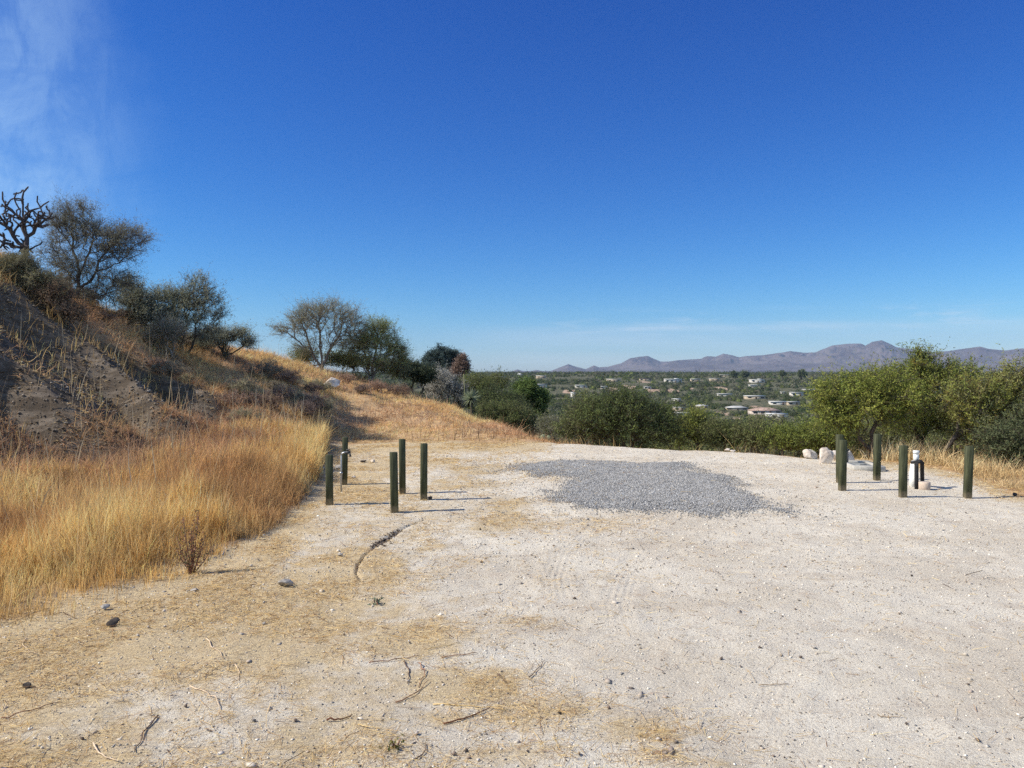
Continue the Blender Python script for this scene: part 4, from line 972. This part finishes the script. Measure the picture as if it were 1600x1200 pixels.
for hi, (u0, u1, vt, vb, rf, wl, lab) in enumerate(HS):
    p = hit((u0 + u1) / 2, vb); d = p[1]; s = d / FP; wd = (u1 - u0) * s; ht = max((vb - vt) * s * .85, 2.3); dp = min(max(wd * .6, 6), 13)
    root = empty('house', (p[0], p[1] + dp / 2, p[2]), R(random.uniform(-8, 8))); tag(root, lab, 'house', 'houses on the far slope')
    HB.append((p[0], p[1] + dp / 2, wd, dp))
    pitched = rf.endswith('p'); wh = ht * (.6 if pitched else .86)
    MB().box((0, 0, wh / 2 - 1), (wd, dp, wh + 2)).build('walls', WM[wl], root)
    mb = MB(); e = .25
    if pitched:
        hx, hy = wd / 2 + e, dp / 2 + e; z0, z1 = wh + .01, wh + ht * .42
        rx = hx - min(hy, hx * .7)
        mb.add([(-hx, -hy, z0), (hx, -hy, z0), (hx, hy, z0), (-hx, hy, z0), (-rx, 0, z1), (rx, 0, z1), (-hx, -hy, z0 - .2), (hx, -hy, z0 - .2), (hx, hy, z0 - .2), (-hx, hy, z0 - .2)],
               [(0, 1, 5, 4), (2, 3, 4, 5), (6, 7, 1, 0), (7, 8, 2, 1), (8, 9, 3, 2), (9, 6, 0, 3), (9, 8, 7, 6)], [(1, 2, 5), (3, 0, 4)])
    else:
        mb.box((0, 0, wh + ht * .09), (wd + 2 * e, dp + 2 * e, ht * .18))
        if wd > 14: mb.box((wd * .22, dp * .1, wh + ht * .18 + .35), (wd * .25, dp * .4, .7))
    r_o = mb.build('roof', RM[rf[0]], root)
    nw = max(2, min(5, int(wd / 4))); dk = nw // 2
    for k in range(nw):
        x = (k + .5) / nw * wd - wd / 2
        if k == dk: MB().box((x, -dp / 2 - .02, min(1.05, wh * .4)), (1.1, .1, min(2.1, wh * .8))).build('door', M_door, root)
        else: MB().box((x, -dp / 2 - .02, wh * .55), (min(2.2, wd / nw * .55), .1, min(1.3, wh * .42))).build('window', M_glass, root)
print('houses', round(time.time() - T0, 1))

# ------------------------------------------------------------------ valley trees
def vegfree(x, y, pad_=3.0):
    ok = np.ones(x.shape, bool)
    for hx, hy, wd, dp in HB:
        ax = hx / hy * y                                   # the strip of land in front of the house
        dx = np.abs(x - ax) if False else np.abs(x - hx)
        ok &= ~((dx < wd / 2 + 2) & (y > hy - dp / 2 - 14 * (hy > 300)) & (y < hy + dp / 2 + 3))
    ok &= ~(soilmask(x, y) > .35 + .9 * rng.random(x.shape))
    return ok
VC = [[(.14, .16, .09), (.19, .205, .12), (.105, .12, .07)], [(.19, .19, .13), (.25, .24, .17), (.15, .145, .10)], [(.10, .13, .065), (.135, .165, .08), (.075, .095, .05)],
      [(.22, .24, .09), (.17, .20, .08), (.28, .29, .11)], [(.26, .24, .18), (.20, .185, .14), (.31, .28, .22)]]
VL = ['grey-green desert tree among many on the valley floor', 'dusty olive desert tree among many on the valley floor', 'dark green desert tree among many on the valley floor', 'yellow-green desert tree among many on the valley floor', 'greyish half-bare desert tree among many on the valley floor']
protos = []
for k in range(10):
    ci = k % 5; hgt = 3.2 + .5 * (k % 3); r0 = 2.1 + .3 * (k % 4)
    T = unit(rng.normal(size=(90, 3))) * rng.random((90, 1)) ** .45 * np.array([r0, r0, hgt * .42]) + np.array([0, 0, hgt * .58])
    T += (rng.normal(size=(90, 3)) * .2); st = [[np.array([0, 0, -.4]), np.array([.1, 0, .5])], [np.array([0, 0, -.4]), np.array([-.4, .3, .9])], [np.array([0, 0, -.4]), np.array([.3, -.4, .8])]]
    P, par, ln = skeleton(st, T, .4); V, Qb, rad, C = branches(P, par, .02, .14, .5, 4, BARK)
    root = empty('desert_tree', (0, 0, 0)); tag(root, VL[ci], 'tree', VL[ci].replace('desert tree among many', 'desert trees'))
    link('trunk', mk('trunk', V, [Qb], M_bark, C, smooth=True), root)
    S = foliage(P, par, rad, .08, 6, .55, 9, .17, .085, VC[ci], BARK, up=.3, tww=.02, clump=.28)
    link('crown', S.mesh('crown', M_leaf), root); protos.append(root)
# candidates, nearest first, no nearer than the lot edge
cx, cy = [], []
a_c = rng.uniform(-7, 37, 9000); r_c = 23 + (330 - 23) * rng.random(9000) ** 1.35
x_ = r_c * np.sin(np.radians(a_c)); y_ = r_c * np.cos(np.radians(a_c)); ok = vegfree(x_, y_)
x_, y_, r_c = x_[ok], y_[ok], r_c[ok]
pl = []; 
for x, y, r0 in zip(x_, y_, r_c):
    if r0 < 34 and (x < 1.5 or x > 9.5): continue
    mind = 1.8 + r0 * .017
    if all((x - q[0]) ** 2 + (y - q[1]) ** 2 > mind * mind for q in pl): pl.append((x, y, r0))
    if len(pl) >= 1200: break
pl.sort(key=lambda q: q[2]); pl = pl[:290]
maxr = pl[-1][2]; print('valley trees', len(pl), 'to', round(maxr))
KIND = ['grey-green', 'dusty olive', 'dark green', 'yellow-green', 'greyish half-bare']
ROW = ['just over the lot edge', 'on the near drop', 'on the valley floor', 'deep in the valley']
COLS = [(750, 'behind the silver-grey bush'), (830, 'behind the round tree'), (890, 'above the tail of the golden slope'), (960, 'over the olive bush'), (1030, 'over the big dark bush'), (1090, 'over the yellow-green bush'), (1150, 'over the white stones'), (1210, 'below the terracotta villa'), (1262, 'left of the boulders'), (1310, 'over the boulders'), (1380, 'behind the leafy mesquite'), (1470, 'behind the tallest mesquite'), (9999, 'behind the broad olive mesquite')]
first = [True] * 10
kids = {p_: [c for c in bpy.data.objects if c.parent == p_] for p_ in protos}
for x, y, r0 in pl:
    k = int(rng.integers(0, 10)) if r0 > 45 else int(rng.choice([0, 2, 3, 5, 7, 8, 1]))
    src = protos[k]
    if first[k]: o = src; first[k] = False
    else:
        o = src.copy(); COL.objects.link(o)
        for c_ in kids[src]: cc = c_.copy(); COL.objects.link(cc); cc.parent = o
    s = rng.uniform(.75, 1.2) * (.5 if r0 < 30 else .62 if r0 < 50 else .85 if r0 < 90 else 1)
    uu = 800 + FP * x / y; o['label'] = KIND[k % 5] + ' desert tree ' + ROW[0 if r0 < 45 else 1 if r0 < 90 else 2 if r0 < 170 else 3] + ' ' + next(p_ for lim, p_ in COLS if uu < lim)
    o.location = (x, y, gz(x, y)); o.rotation_euler = (0, 0, rng.uniform(0, 6.28)); o.scale = (s * rng.uniform(.9, 1.2), s, s * rng.uniform(.8, 1.1))
# everything farther reads as one mass of scrub
def scrub(n, ra, rb_, K, name, label, size, ll, pw=1.0, amin=-13, amax=40):
    a = rng.uniform(amin, amax, n); r = ra + (rb_ - ra) * rng.random(n) ** pw
    x = r * np.sin(np.radians(a)); y = r * np.cos(np.radians(a)); ok = vegfree(x, y) & (fbm(x / 40, y / 40, 401, 3) > .36)
    x, y = x[ok], y[ok]; n = len(x); z = hz(x, y, False)
    sz = size * (.45 + .8 * rng.random(n) ** 1.5); ci = rng.integers(0, 5, n); pal = np.array([v[0] for v in VC])[ci] * np.array([.60, .64, .58]) * (1 + rng.normal(size=(n, 1)) * .22)
    rp = np.repeat(np.arange(n), K); m_ = len(rp); dr = unit(rng.normal(size=(m_, 3))); dr[:, 2] = np.abs(dr[:, 2])
    rr = rng.random((m_, 1)) ** .33; lob = 1 + .28 * np.sin(3 * np.arctan2(dr[:, 1], dr[:, 0]) + rp * 1.7)[:, None]
    P = np.stack([x, y, z], 1)[rp] + dr * rr * lob * sz[rp][:, None] * np.array([1, 1, .95]) * 1.0
    C = np.clip(pal[rp] * (1 + rng.normal(size=(m_, 1)) * .22), .01, 1)
    S = Soup(); S.add(*tris(P, ll * (.6 + .8 * rng.random(m_)), ll * .75, C))
    # solid low hearts keep the far bushes from reading as lace
    hv_ = np.array([(1, 0, 0), (.31, .95, 0), (-.81, .59, 0), (-.81, -.59, 0), (.31, -.95, 0), (.5, .2, .7), (-.3, .4, .75), (-.1, -.5, .7)]) * .72
    ht_ = np.array([(0, 1, 5), (1, 6, 5), (1, 2, 6), (2, 3, 6), (3, 7, 6), (3, 4, 7), (4, 0, 5), (4, 5, 7), (5, 6, 7)])
    V = (np.stack([x, y, z], 1)[:, None] + hv_[None] * sz[:, None, None]).reshape(-1, 3); S.add(V, None, (np.arange(n)[:, None, None] * 8 + ht_[None]).reshape(-1, 3), np.clip(np.repeat(pal, 8, 0), .01, 1))
    o = link(name, S.mesh(name, M_leaf)); tag(o, label, kind='stuff'); print(name, n)
scrub(12500, maxr - 8, 620, 110, 'scrubland', 'dense scrub between the houses on the lower slope', 3.3, .55, .9)
scrub(14000, 600, 1700, 60, 'scrubland', 'distant scrub on the upper slope up to the horizon', 3.9, .85, 1.0)
scrub(4200, 1650, 5200, 26, 'scrubland', 'thin dark line of scrub on the plain at the horizon', 7, 2.4, 1.5)
# a few darker trees stand out on the horizon
for u, v, r_px, lab in [(1252, 577, 8, 'largest dark round tree standing on the horizon, left of the mesquite'), (1163, 580, 5, 'dark tree on the horizon under the saddle of the ridge'), (1222, 580, 4, 'small dark tree on the horizon left of the largest one'), (1146, 581, 4, 'small dark tree on the horizon above the thin pale roof')]:
    d = 900; b = W(u, 588, d); b[2] = float(hz(np.array([b[0]]), np.array([d * 1.0]), False)[0])
    tree('horizon_tree', lab, 'tree', d, u, [[(u, v + r_px * 1.2)]], [(u, v + r_px * .8, r_px * .65, r_px * .6, 1), (u + 2, v + r_px * 1.1, r_px * .9, r_px * .4, .6)], 70, .15, .6, dict(tw=6, tl=2, lv=8, ll=1.2, lw=.7, thr=.5, tww=.15), DARK[:2], BARK, base=b)
print('valley', round(time.time() - T0, 1))

# ------------------------------------------------------------------ dry grass
NG = 1.0
def polsamp(n, a0, a1, r0, r1, pw=1.0):
    a = rng.uniform(a0, a1, n); r = r0 + (r1 - r0) * rng.random(n) ** pw
    return r * np.sin(np.radians(a)), r * np.cos(np.radians(a))
def grass(n, box, accept, hgt, wid, cols, name, label, lean=.22, tipc=None, hvar=.5, bend=.5, wclump=.25, pw=1.0, cfreq=1.4):
    x, y = polsamp(int(n * NG), *box[:4], box[4] if len(box) > 4 else pw)
    k = accept(x, y) > rng.random(len(x)); x, y = x[k], y[k]
    cl_ = fbm(x * 3.1, y * 3.1, 201, 2); x = x + (vn(x * 9, y * 9, 5) - .5) * .12; y = y + (vn(x * 9, y * 9, 6) - .5) * .12
    z = hz(x, y) - .01; n = len(x); r = np.hypot(x, y)
    H = hgt(x, y) * (1 - hvar + hvar * 1.6 * rng.random(n)) * (.55 + .9 * cl_)
    Wd = wid * np.maximum(r / 6, .75) ** .9 * (.7 + .6 * rng.random(n))
    lx, ly = vn(x * 3.1, y * 3.1, 7) - .5, vn(x * 3.1, y * 3.1, 8) - .5
    D = np.stack([lx * .35 + rng.normal(size=n) * lean + .06, ly * .35 + rng.normal(size=n) * lean, np.ones(n)], 1)
    f = fbm(x * cfreq, y * cfreq, 211, 3); f2 = fbm(x * cfreq * .6 + 7, y * cfreq * .6, 217, 3)
    cols = [np.array(c) for c in cols]; t1 = sstep(f, .35, .65)[:, None]; t2 = sstep(f2, .45, .70)[:, None]
    C = cols[0] * (1 - t1) + cols[1] * t1; C = C * (1 - t2) + cols[2] * t2
    C = np.clip(C * (1 + rng.normal(size=(n, 1)) * .30) * (.72 + .56 * vn(x * 6, y * 6, 12))[:, None], .01, 1)
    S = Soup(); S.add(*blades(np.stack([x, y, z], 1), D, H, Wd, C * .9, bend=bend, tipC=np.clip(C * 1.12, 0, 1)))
    o = link(name, S.mesh(name, M_grass)); tag(o, label, kind='stuff'); print(name, n)
    return o
def acc_left(x, y):                     # the meadow from the foot to the bank
    a, r, rk, zk, left, hill, bank = zones(x, y)
    red = sstep(fbm(x * .8 + 3, y * .8, 61, 2), .30, .5) * sstep(r, rk[1] + 3.4, rk[1] + 5.0) * (1 - sstep(a, -20, -15))
    return hill * (a < -13.5) * (1 - sstep(r, rk[2] - 1.6, rk[2] - .2) * .97) * (1 - .85 * red) * (.45 + .55 * sstep(vn(x * 4.0, y * 4.0, 68), .2, .55)) * (.55 + .45 * sstep(vn(x * 1.3, y * 1.3, 70), .25, .5))
def h_left(x, y):
    a, r, rk, zk, left, hill, bank = zones(x, y)
    return .12 + .24 * sstep(r, rk[1] - .1, rk[1] + 1.2) * (.6 + .7 * vn(x * .9, y * .9, 3)) - .10 * sstep(r, rk[1] + 2.5, rk[1] + 5)
GOLD = [(.70, .45, .175), (.82, .58, .26), (.54, .33, .15)]
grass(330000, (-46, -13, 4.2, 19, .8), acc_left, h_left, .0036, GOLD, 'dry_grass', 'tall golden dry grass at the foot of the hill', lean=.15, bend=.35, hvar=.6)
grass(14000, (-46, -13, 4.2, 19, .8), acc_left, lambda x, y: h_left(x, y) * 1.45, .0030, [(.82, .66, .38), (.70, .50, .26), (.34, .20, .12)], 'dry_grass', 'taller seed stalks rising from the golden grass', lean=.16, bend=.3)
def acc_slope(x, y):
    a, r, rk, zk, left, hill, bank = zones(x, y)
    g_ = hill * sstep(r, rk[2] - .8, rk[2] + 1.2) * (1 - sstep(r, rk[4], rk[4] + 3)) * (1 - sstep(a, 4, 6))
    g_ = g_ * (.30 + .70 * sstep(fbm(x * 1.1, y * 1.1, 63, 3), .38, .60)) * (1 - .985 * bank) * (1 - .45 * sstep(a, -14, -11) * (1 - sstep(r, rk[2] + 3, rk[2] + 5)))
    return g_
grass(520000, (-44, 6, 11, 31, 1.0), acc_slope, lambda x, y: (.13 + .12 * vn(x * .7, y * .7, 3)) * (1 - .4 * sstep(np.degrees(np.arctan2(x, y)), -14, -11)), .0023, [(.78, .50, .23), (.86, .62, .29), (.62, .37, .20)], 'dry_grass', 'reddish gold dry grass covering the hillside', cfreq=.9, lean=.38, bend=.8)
def acc_red(x, y):
    a, r, rk, zk, left, hill, bank = zones(x, y)
    return hill * sstep(r + (fbm(x * .9, y * .9, 64, 3) - .5) * 3.0, rk[1] + 3.6, rk[1] + 4.8) * (1 - sstep(r, rk[2] + .4, rk[2] + 1.3)) * (1 - sstep(a, -19, -15))
grass(85000, (-46, -14, 7, 17, 1.0), acc_red, lambda x, y: .20 + .14 * vn(x * 1.3, y * 1.3, 9), .0032, [(.50, .28, .16), (.62, .39, .21), (.30, .19, .13)], 'dry_weeds', 'rusty dry weeds between the golden grass and the bank', lean=.9, bend=.9)
def acc_right(x, y):
    a, r, rk, zk, left, hill, bank = zones(x, y)
    return sstep(r + (vn(x * 1.5, y * 1.5, 3) - .5) * 1.0, rk[1] - .1, rk[1] + .9) * sstep(a, 24, 27.5) * (.3 + .7 * sstep(vn(x * 1.6, y * 1.6, 66), .3, .6))
grass(90000, (24, 40, 9.0, 18, 1.0), acc_right, lambda x, y: .08 + .26 * sstep(np.hypot(x, y), 13.2, 15.8) + 0 * x, .0036, [(.66, .50, .28), (.76, .60, .36), (.54, .39, .20)], 'dry_grass', 'golden tussock grass under the right-hand mesquites', lean=.3)
def acc_edge(x, y):
    a, r, rk, zk, left, hill, bank = zones(x, y)
    return sstep(r, rk[3] - .15, rk[3] + .6) * (.25 + .75 * sstep(vn(x * 1.1, y * 1.1, 67), .35, .6)) * (1 - .8 * sstep(a, 6, 9) * (1 - sstep(a, 23, 25)) * (1 - sstep(r, 22, 26)))
grass(90000, (1, 37, 13, 40, 1.0), acc_edge, lambda x, y: .32 + 0 * x, .0036, [(.50, .35, .17), (.40, .30, .13), (.24, .22, .09)], 'dry_grass', 'dry grass on the drop beyond the lot edge', lean=.3)
# reddish dried weeds: tangles of short twigs
def acc_weed(x, y):
    a, r, rk, zk, left, hill, bank = zones(x, y)
    red = sstep(fbm(x * .8 + 3, y * .8, 61, 2), .28, .48) * sstep(r, rk[1] + 2.2, rk[1] + 3.8) * (1 - sstep(a, -20, -15))
    up_ = sstep(r, rk[2] - .5, rk[2] + 1) * sstep(fbm(x * .7, y * .7, 65, 3), .42, .6) * .8
    return hill * np.clip(red * (1 - sstep(r, rk[2] + .2, rk[2] + 1.2)) + up_, 0, 1) * (1 - .80 * bank) * (1 - sstep(r, rk[4], rk[4] + 2)) * (a < 4) * (1 - .6 * sstep(a, -14, -11))
grass(210000, (-46, 4, 6, 30, 1.0), acc_weed, lambda x, y: .15 + .09 * vn(x, y, 9), .0036, [(.58, .34, .20), (.70, .44, .25), (.40, .26, .18)], 'dry_weeds', 'tangled reddish brown dry weeds on the slope', lean=1.0, bend=1.0)
# tall pale stalks standing on and in front of the eroded bank
x, y = polsamp(2600, -38, -10, 8, 24); a, r, rk, zk, left, hill, bank = zones(x, y)
k = (hill > .5) & (rng.random(len(x)) < (.10 + .5 * (np.abs(r - rk[2]) < 1.4) * (vn(x * .8, y * .8, 5) > .4))) & (r > rk[1] + 2); x, y = x[k], y[k]; z = hz(x, y) - .02; n = len(x)
S = Soup(); D = np.stack([rng.normal(size=n) * .16, rng.normal(size=n) * .16, np.ones(n)], 1)
S.add(*blades(np.stack([x, y, z], 1), D, .35 + .55 * rng.random(n), .013, palette(n, [(.55, .47, .33), (.42, .34, .22), (.24, .17, .11)]), bend=.12)); o = link('dry_stalks', S.mesh('dry_stalks', M_grass)); tag(o, 'tall pale dead stalks standing on the bank', kind='stuff')
x, y = polsamp(420, -12, 3, 17.5, 21); a, r, rk, zk, left, hill, bank = zones(x, y); k = (hill > .5) & (vn(x * 1.1, y * 1.1, 5) > .5); x, y = x[k], y[k]; n = len(x); z = hz(x, y)
S = Soup(); S.add(*blades(np.stack([x, y, z], 1), np.stack([rng.normal(size=n) * .15, rng.normal(size=n) * .15, np.ones(n)], 1), .16 + .30 * rng.random(n), .007, palette(n, [(.14, .09, .06), (.24, .15, .09)]), bend=.12))
o = link('dry_stalks', S.mesh('dry_stalks', M_grass)); tag(o, 'thin brown weed stalks at the foot of the far slope', kind='stuff')
print('grass', round(time.time() - T0, 1))
# low dried shrubs dotted over the hillside
lows = []
for k in range(5):
    n = 60; T = unit(rng.normal(size=(n, 3))) * rng.random((n, 1)) ** .4 * np.array([.36, .36, .2]) + np.array([0, 0, .2])
    P, par, ln = skeleton([[np.array([0, 0, -.05]), np.array([0, .02, .05])]], T, .3); V, Qb, rad, C = branches(P, par, .003, .02, .5, 4, (.12, .09, .07))
    root = empty('dried_shrub'); tag(root, 'low dark brown dried shrub, one of many dotted over the hillside', 'shrub', 'low dried shrubs on the hillside')
    link('stems', mk('stems', V, [Qb], M_bark, C), root)
    S = foliage(P, par, rad, .02, 8, .14, 7, .035, .014, [BROWN, [(.26, .23, .16), (.33, .28, .2)], [(.20, .15, .13), (.27, .20, .16)], [(.46, .31, .21), (.36, .24, .18)], [(.27, .25, .15), (.34, .31, .2)]][k], (.25, .19, .16), tww=.006)
    link('foliage', S.mesh('foliage', M_leaf), root); lows.append(root)
lk = {p_: [c for c in bpy.data.objects if c.parent == p_] for p_ in lows}; cnt = 0; used = [0] * 5
x, y = polsamp(900, -35, -3, 12, 27); a, r, rk, zk, left, hill, bank = zones(x, y)
k = (hill > .7) & (r > rk[2] - .3) & (r < rk[3] + 1.2) & (bank < .5) & (fbm(x * .5, y * .5, 69, 2) > .47) & ((a < -14) | ((r > rk[2] + 3.5) & (rng.random(len(a)) < .5)))
for xx, yy in list(zip(x[k], y[k]))[:42]:
    j = cnt % 5; src = lows[j]
    if cnt < 5: o = src
    else:
        o = src.copy(); COL.objects.link(o)
        for c_ in lk[src]: cc = c_.copy(); COL.objects.link(cc); cc.parent = o
    uu = 800 + FP * xx / yy; o['label'] = ['brown', 'olive', 'dark', 'rusty', 'greenish'][j] + ' low dried shrub ' + next(p_ for lim, p_ in [(200, 'below the fine-twigged tree'), (290, 'below the tall crest shrub'), (380, 'below the crooked-armed shrub'), (440, 'on the slope left of the vase-shaped tree'), (500, 'left of the white hillside boulder'), (560, 'below the white hillside boulder'), (630, 'right of the white hillside boulder'), (9999, 'on the right part of the slope')] if uu < lim) + [' low down', ' half way up', ' near the crest'][0 if yy < 17.5 else 1 if yy < 21 else 2]
    s = rng.uniform(.45, 1.1); o.location = (xx, yy, gz(xx, yy)); o.scale = (s * 1.2, s, s); o.rotation_euler = (0, 0, rng.uniform(0, 6.28)); cnt += 1
print('low shrubs', cnt)

# young leafy weed at the grass edge, small green tufts
def weed(u, v, label, hts, cols, ll, name='weed_plant'):
    b = G0(u, v); b[2] = gz(b[0], b[1]); root = empty(name, b); tag(root, label, 'plant')
    mb = MB(); S = Soup()
    for (dx, h) in hts:
        top = np.array([dx, rng.normal() * .03, h]); mid = top * .5 + np.array([dx * .1, 0, 0])
        mb.tube([(0, 0, -.02), mid, top], [.005, .004, .002], 5)
        n = int(60 * h / .4) + 6; t_ = rng.random((n, 1)); P = np.where(t_ < .5, mid * t_ * 2, mid + (top - mid) * (t_ * 2 - 1)) + rng.normal(size=(n, 3)) * .018
        S.add(*tris(P, ll, ll * .55, palette(n, cols), rng.normal(size=(n, 3)) + np.array([0, 0, .4])))
    mb.build('stems', M_bark, root, True, (.26, .14, .10)); link('leaves', S.mesh('leaves', M_leaf), root)
weed(300, 893, 'reddish leafy weed standing at the edge of the golden grass', [(-.12, .30), (-.05, .46), (.05, .50), (.10, .30), (-.15, .2), (.15, .18), (0, .3), (-.06, .2), (.08, .22), (.02, .38)], [(.26, .15, .10), (.34, .17, .12), (.15, .16, .07), (.20, .10, .07)], .024)
weed(588, 944, 'tiny blue-green tuft on the bare dirt', [(-.02, .035), (.01, .04), (.02, .02)], [(.12, .17, .11), (.16, .20, .13)], .03)
weed(618, 1170, 'tiny olive-green tuft at the bottom of the picture', [(-.02, .04), (.02, .035), (0, .03)], [(.14, .15, .05), (.2, .18, .06)], .022)

# ------------------------------------------------------------------ straw litter, pebbles and gravel
def litter(n, box, accept, l0, l1, wd, cols, name, label, pw=1.0, lift=.012, tilt=.12):
    x, y = polsamp(n, *box[:4], box[4] if len(box) > 4 else pw); k = accept(x, y) > rng.random(len(x)); x, y = x[k], y[k]; n = len(x); z = hz(x, y) + rng.random(n) * lift + .003
    th = rng.normal(size=n) * 1.1 + .2; D = np.stack([np.cos(th), np.sin(th), rng.normal(size=n) * tilt], 1)
    ln = l0 + (l1 - l0) * rng.random(n) ** 2.2; r = np.hypot(x, y)
    S = Soup(); P = np.stack([x, y, z], 1); C = palette(n, cols, .15); side = unit(np.stack([-D[:, 1], D[:, 0], rng.normal(size=n) * .5], 1)); w_ = (wd * np.maximum(r / 5, .8))[:, None]
    V = np.stack([P - side * w_ * .5, P + side * w_ * .5, P + D * ln[:, None] + side * w_ * .3, P + D * ln[:, None] - side * w_ * .3], 1).reshape(-1, 3); i = np.arange(n) * 4
    S.add(V, np.stack([i, i + 1, i + 2, i + 3], 1), None, np.repeat(C, 4, 0)); o = link(name, S.mesh(name, M_grass)); tag(o, label, kind='stuff'); print(name, n)
litter(420000, (-42, 36, 2.7, 19, 1.1), lambda x, y: np.clip(strawmask(x, y) ** 1.2 * sstep(fbm(x * 2.3, y * 2.3, 49, 3), .34, .58), .03, 1), .02, .11, .0026, [(.72, .53, .24), (.82, .66, .36), (.50, .33, .15), (.30, .17, .09), (.62, .42, .18)], 'straw_litter', 'cut yellow straw scattered on the dirt', 1.15)
litter(1500, (-40, 36, 2.8, 9), lambda x, y: strawmask(x, y) * .6 + .06, .05, .22, .0045, [(.20, .11, .07), (.34, .22, .14), (.62, .48, .33), (.12, .08, .06)], 'twig_litter', 'small broken twigs scattered in the straw', 1.0, .015)
OC = np.array([(1, 0, 0), (0, 1, 0), (-1, 0, 0), (0, -1, 0), (0, 0, 1), (0, 0, -1.)]); OF = np.array([(0, 1, 4), (1, 2, 4), (2, 3, 4), (3, 0, 4), (1, 0, 5), (2, 1, 5), (3, 2, 5), (0, 3, 5)])
def stones(x, y, sz, cols, name, label, flat=.6, sink=.3, zz=None):
    n = len(x); z = (hz(x, y) if zz is None else zz) + sz * flat * (.5 - sink)
    V = OC[None] * (1 + rng.normal(size=(n, 6, 1)) * .25) + rng.normal(size=(n, 6, 3)) * .22; th = rng.uniform(0, 6.28, n); c_, s_ = np.cos(th)[:, None], np.sin(th)[:, None]
    V = np.stack([V[..., 0] * c_ - V[..., 1] * s_, V[..., 0] * s_ + V[..., 1] * c_, V[..., 2] * flat], -1) * (sz[:, None, None] * np.array([.5, .5, .5]) * rng.uniform(.7, 1.3, (n, 1, 3)))
    V = V + np.stack([x, y, z], 1)[:, None]; C = np.repeat(palette(n, cols, .18), 6, 0)
    o = link(name, mk(name, V.reshape(-1, 3), [(np.arange(n)[:, None, None] * 6 + OF[None]).reshape(-1, 3)], M_stone, C)); tag(o, label, kind='stuff'); print(name, n)
x, y = polsamp(80000, -42, 36, 2.7, 18.5, 1.2); k = zones(x, y)[5] < .6; x, y = x[k], y[k]
stones(x, y, (.005 + .015 * rng.random(len(x)) ** 4) * np.clip(np.hypot(x, y) / 6, .8, 1.2), [(.62, .55, .46), (.45, .38, .31), (.72, .68, .60), (.25, .21, .18)], 'pebbles', 'small loose pebbles on the sandy dirt')
x, y = polsamp(900, -42, 36, 3, 17, 1.3); k = zones(x, y)[5] < .6; x, y = x[k], y[k]
stones(x, y, .008 + .020 * rng.random(len(x)) ** 3, [(.10, .08, .07), (.2, .15, .12), (.5, .45, .4)], 'pebbles', 'larger dark pebbles dotted over the lot', .7, .1)
x, y = polsamp(240, -40, 36, 3.2, 16, 1.2); k = zones(x, y)[5] < .4; x, y = x[k], y[k]
stones(x, y, .025 + .035 * rng.random(len(x)) ** 2, [(.50, .43, .35), (.60, .54, .46), (.38, .31, .26)], 'pebbles', 'pale stones half sunk in the packed dirt', .5, .42)
bx0, bx1, by0, by1 = GRAV[:, 0].min() - .6, GRAV[:, 0].max() + .5, GRAV[:, 1].min() - .5, GRAV[:, 1].max() + .5
n = 270000; x = rng.uniform(bx0, bx1, n); y = rng.uniform(by0, by1, n); k = (gravmask(x, y) ** 1.3 * 1.05 + .010) > rng.random(n); x, y = x[k], y[k]
stones(x, y, .008 + .011 * rng.random(len(x)) + .008 * rng.random(len(x)) ** 8, [(.26, .258, .255), (.345, .34, .335), (.48, .475, .465), (.16, .158, .155), (.33, .31, .29)], 'gravel', 'patch of crushed blue-grey gravel spread on the lot', .75, .1)
# gritty stones on the eroded bank
x, y = polsamp(26000, -42, -20, 8, 20); a, r, rk, zk, left, hill, bank = zones(x, y); k = bank > rng.random(len(x)); x, y = x[k], y[k]
stones(x, y, .02 + .05 * rng.random(len(x)) ** 3, [(.24, .20, .16), (.18, .145, .11), (.12, .10, .08), (.32, .28, .23)], 'rubble', 'grey stony rubble on the eroded bank', .6, .1)
# clods thrown up along the curved rut
k = rng.integers(0, len(RUT) - 1, 420); f = rng.random(420); k = np.where(rng.random(420) < .6, rng.integers(2, 4, 420), k); P = RUT[k] + (RUT[k + 1] - RUT[k]) * f[:, None] + rng.normal(size=(420, 2)) * (.008 + .016 * (k == 2)[:, None] + .016 * (k == 3)[:, None])
stones(P[:, 0], P[:, 1], (.006 + .018 * rng.random(420) ** 2) * np.where((k == 2) | (k == 3), 1.35, .8), [(.14, .11, .09), (.24, .19, .15), (.08, .065, .055)], 'dirt_clods', 'dark dirt clods along the curved rut', .8, .1)
print('done', round(time.time() - T0, 1), 'objects', len(bpy.data.objects))
# things of one look in one spot are told apart by their order from the left
_by = {}
for o in bpy.data.objects:
    if o.parent is None and 'label' in o and 'group' in o: _by.setdefault(o['label'], []).append(o)
for lab, os_ in _by.items():
    if 1 < len(os_) < 13:
        os_.sort(key=lambda o: o.location.x / max(o.location.y, .1)); n = len(os_)
        for i, o in enumerate(os_):
            o['label'] = lab + (', leftmost' if i == 0 else ', rightmost' if i == n - 1 else ', ' + ['second', 'third', 'fourth', 'fifth', 'sixth', 'seventh', 'eighth', 'ninth', 'tenth', 'eleventh'][i - 1] + ' from left')
            if len(o['label'].split()) > 16: o['label'] = o['label'].replace(' low dried', ' dried').replace(' desert tree', ' tree').replace(' half-bare', ' bare').replace(' the ', ' ', 1)
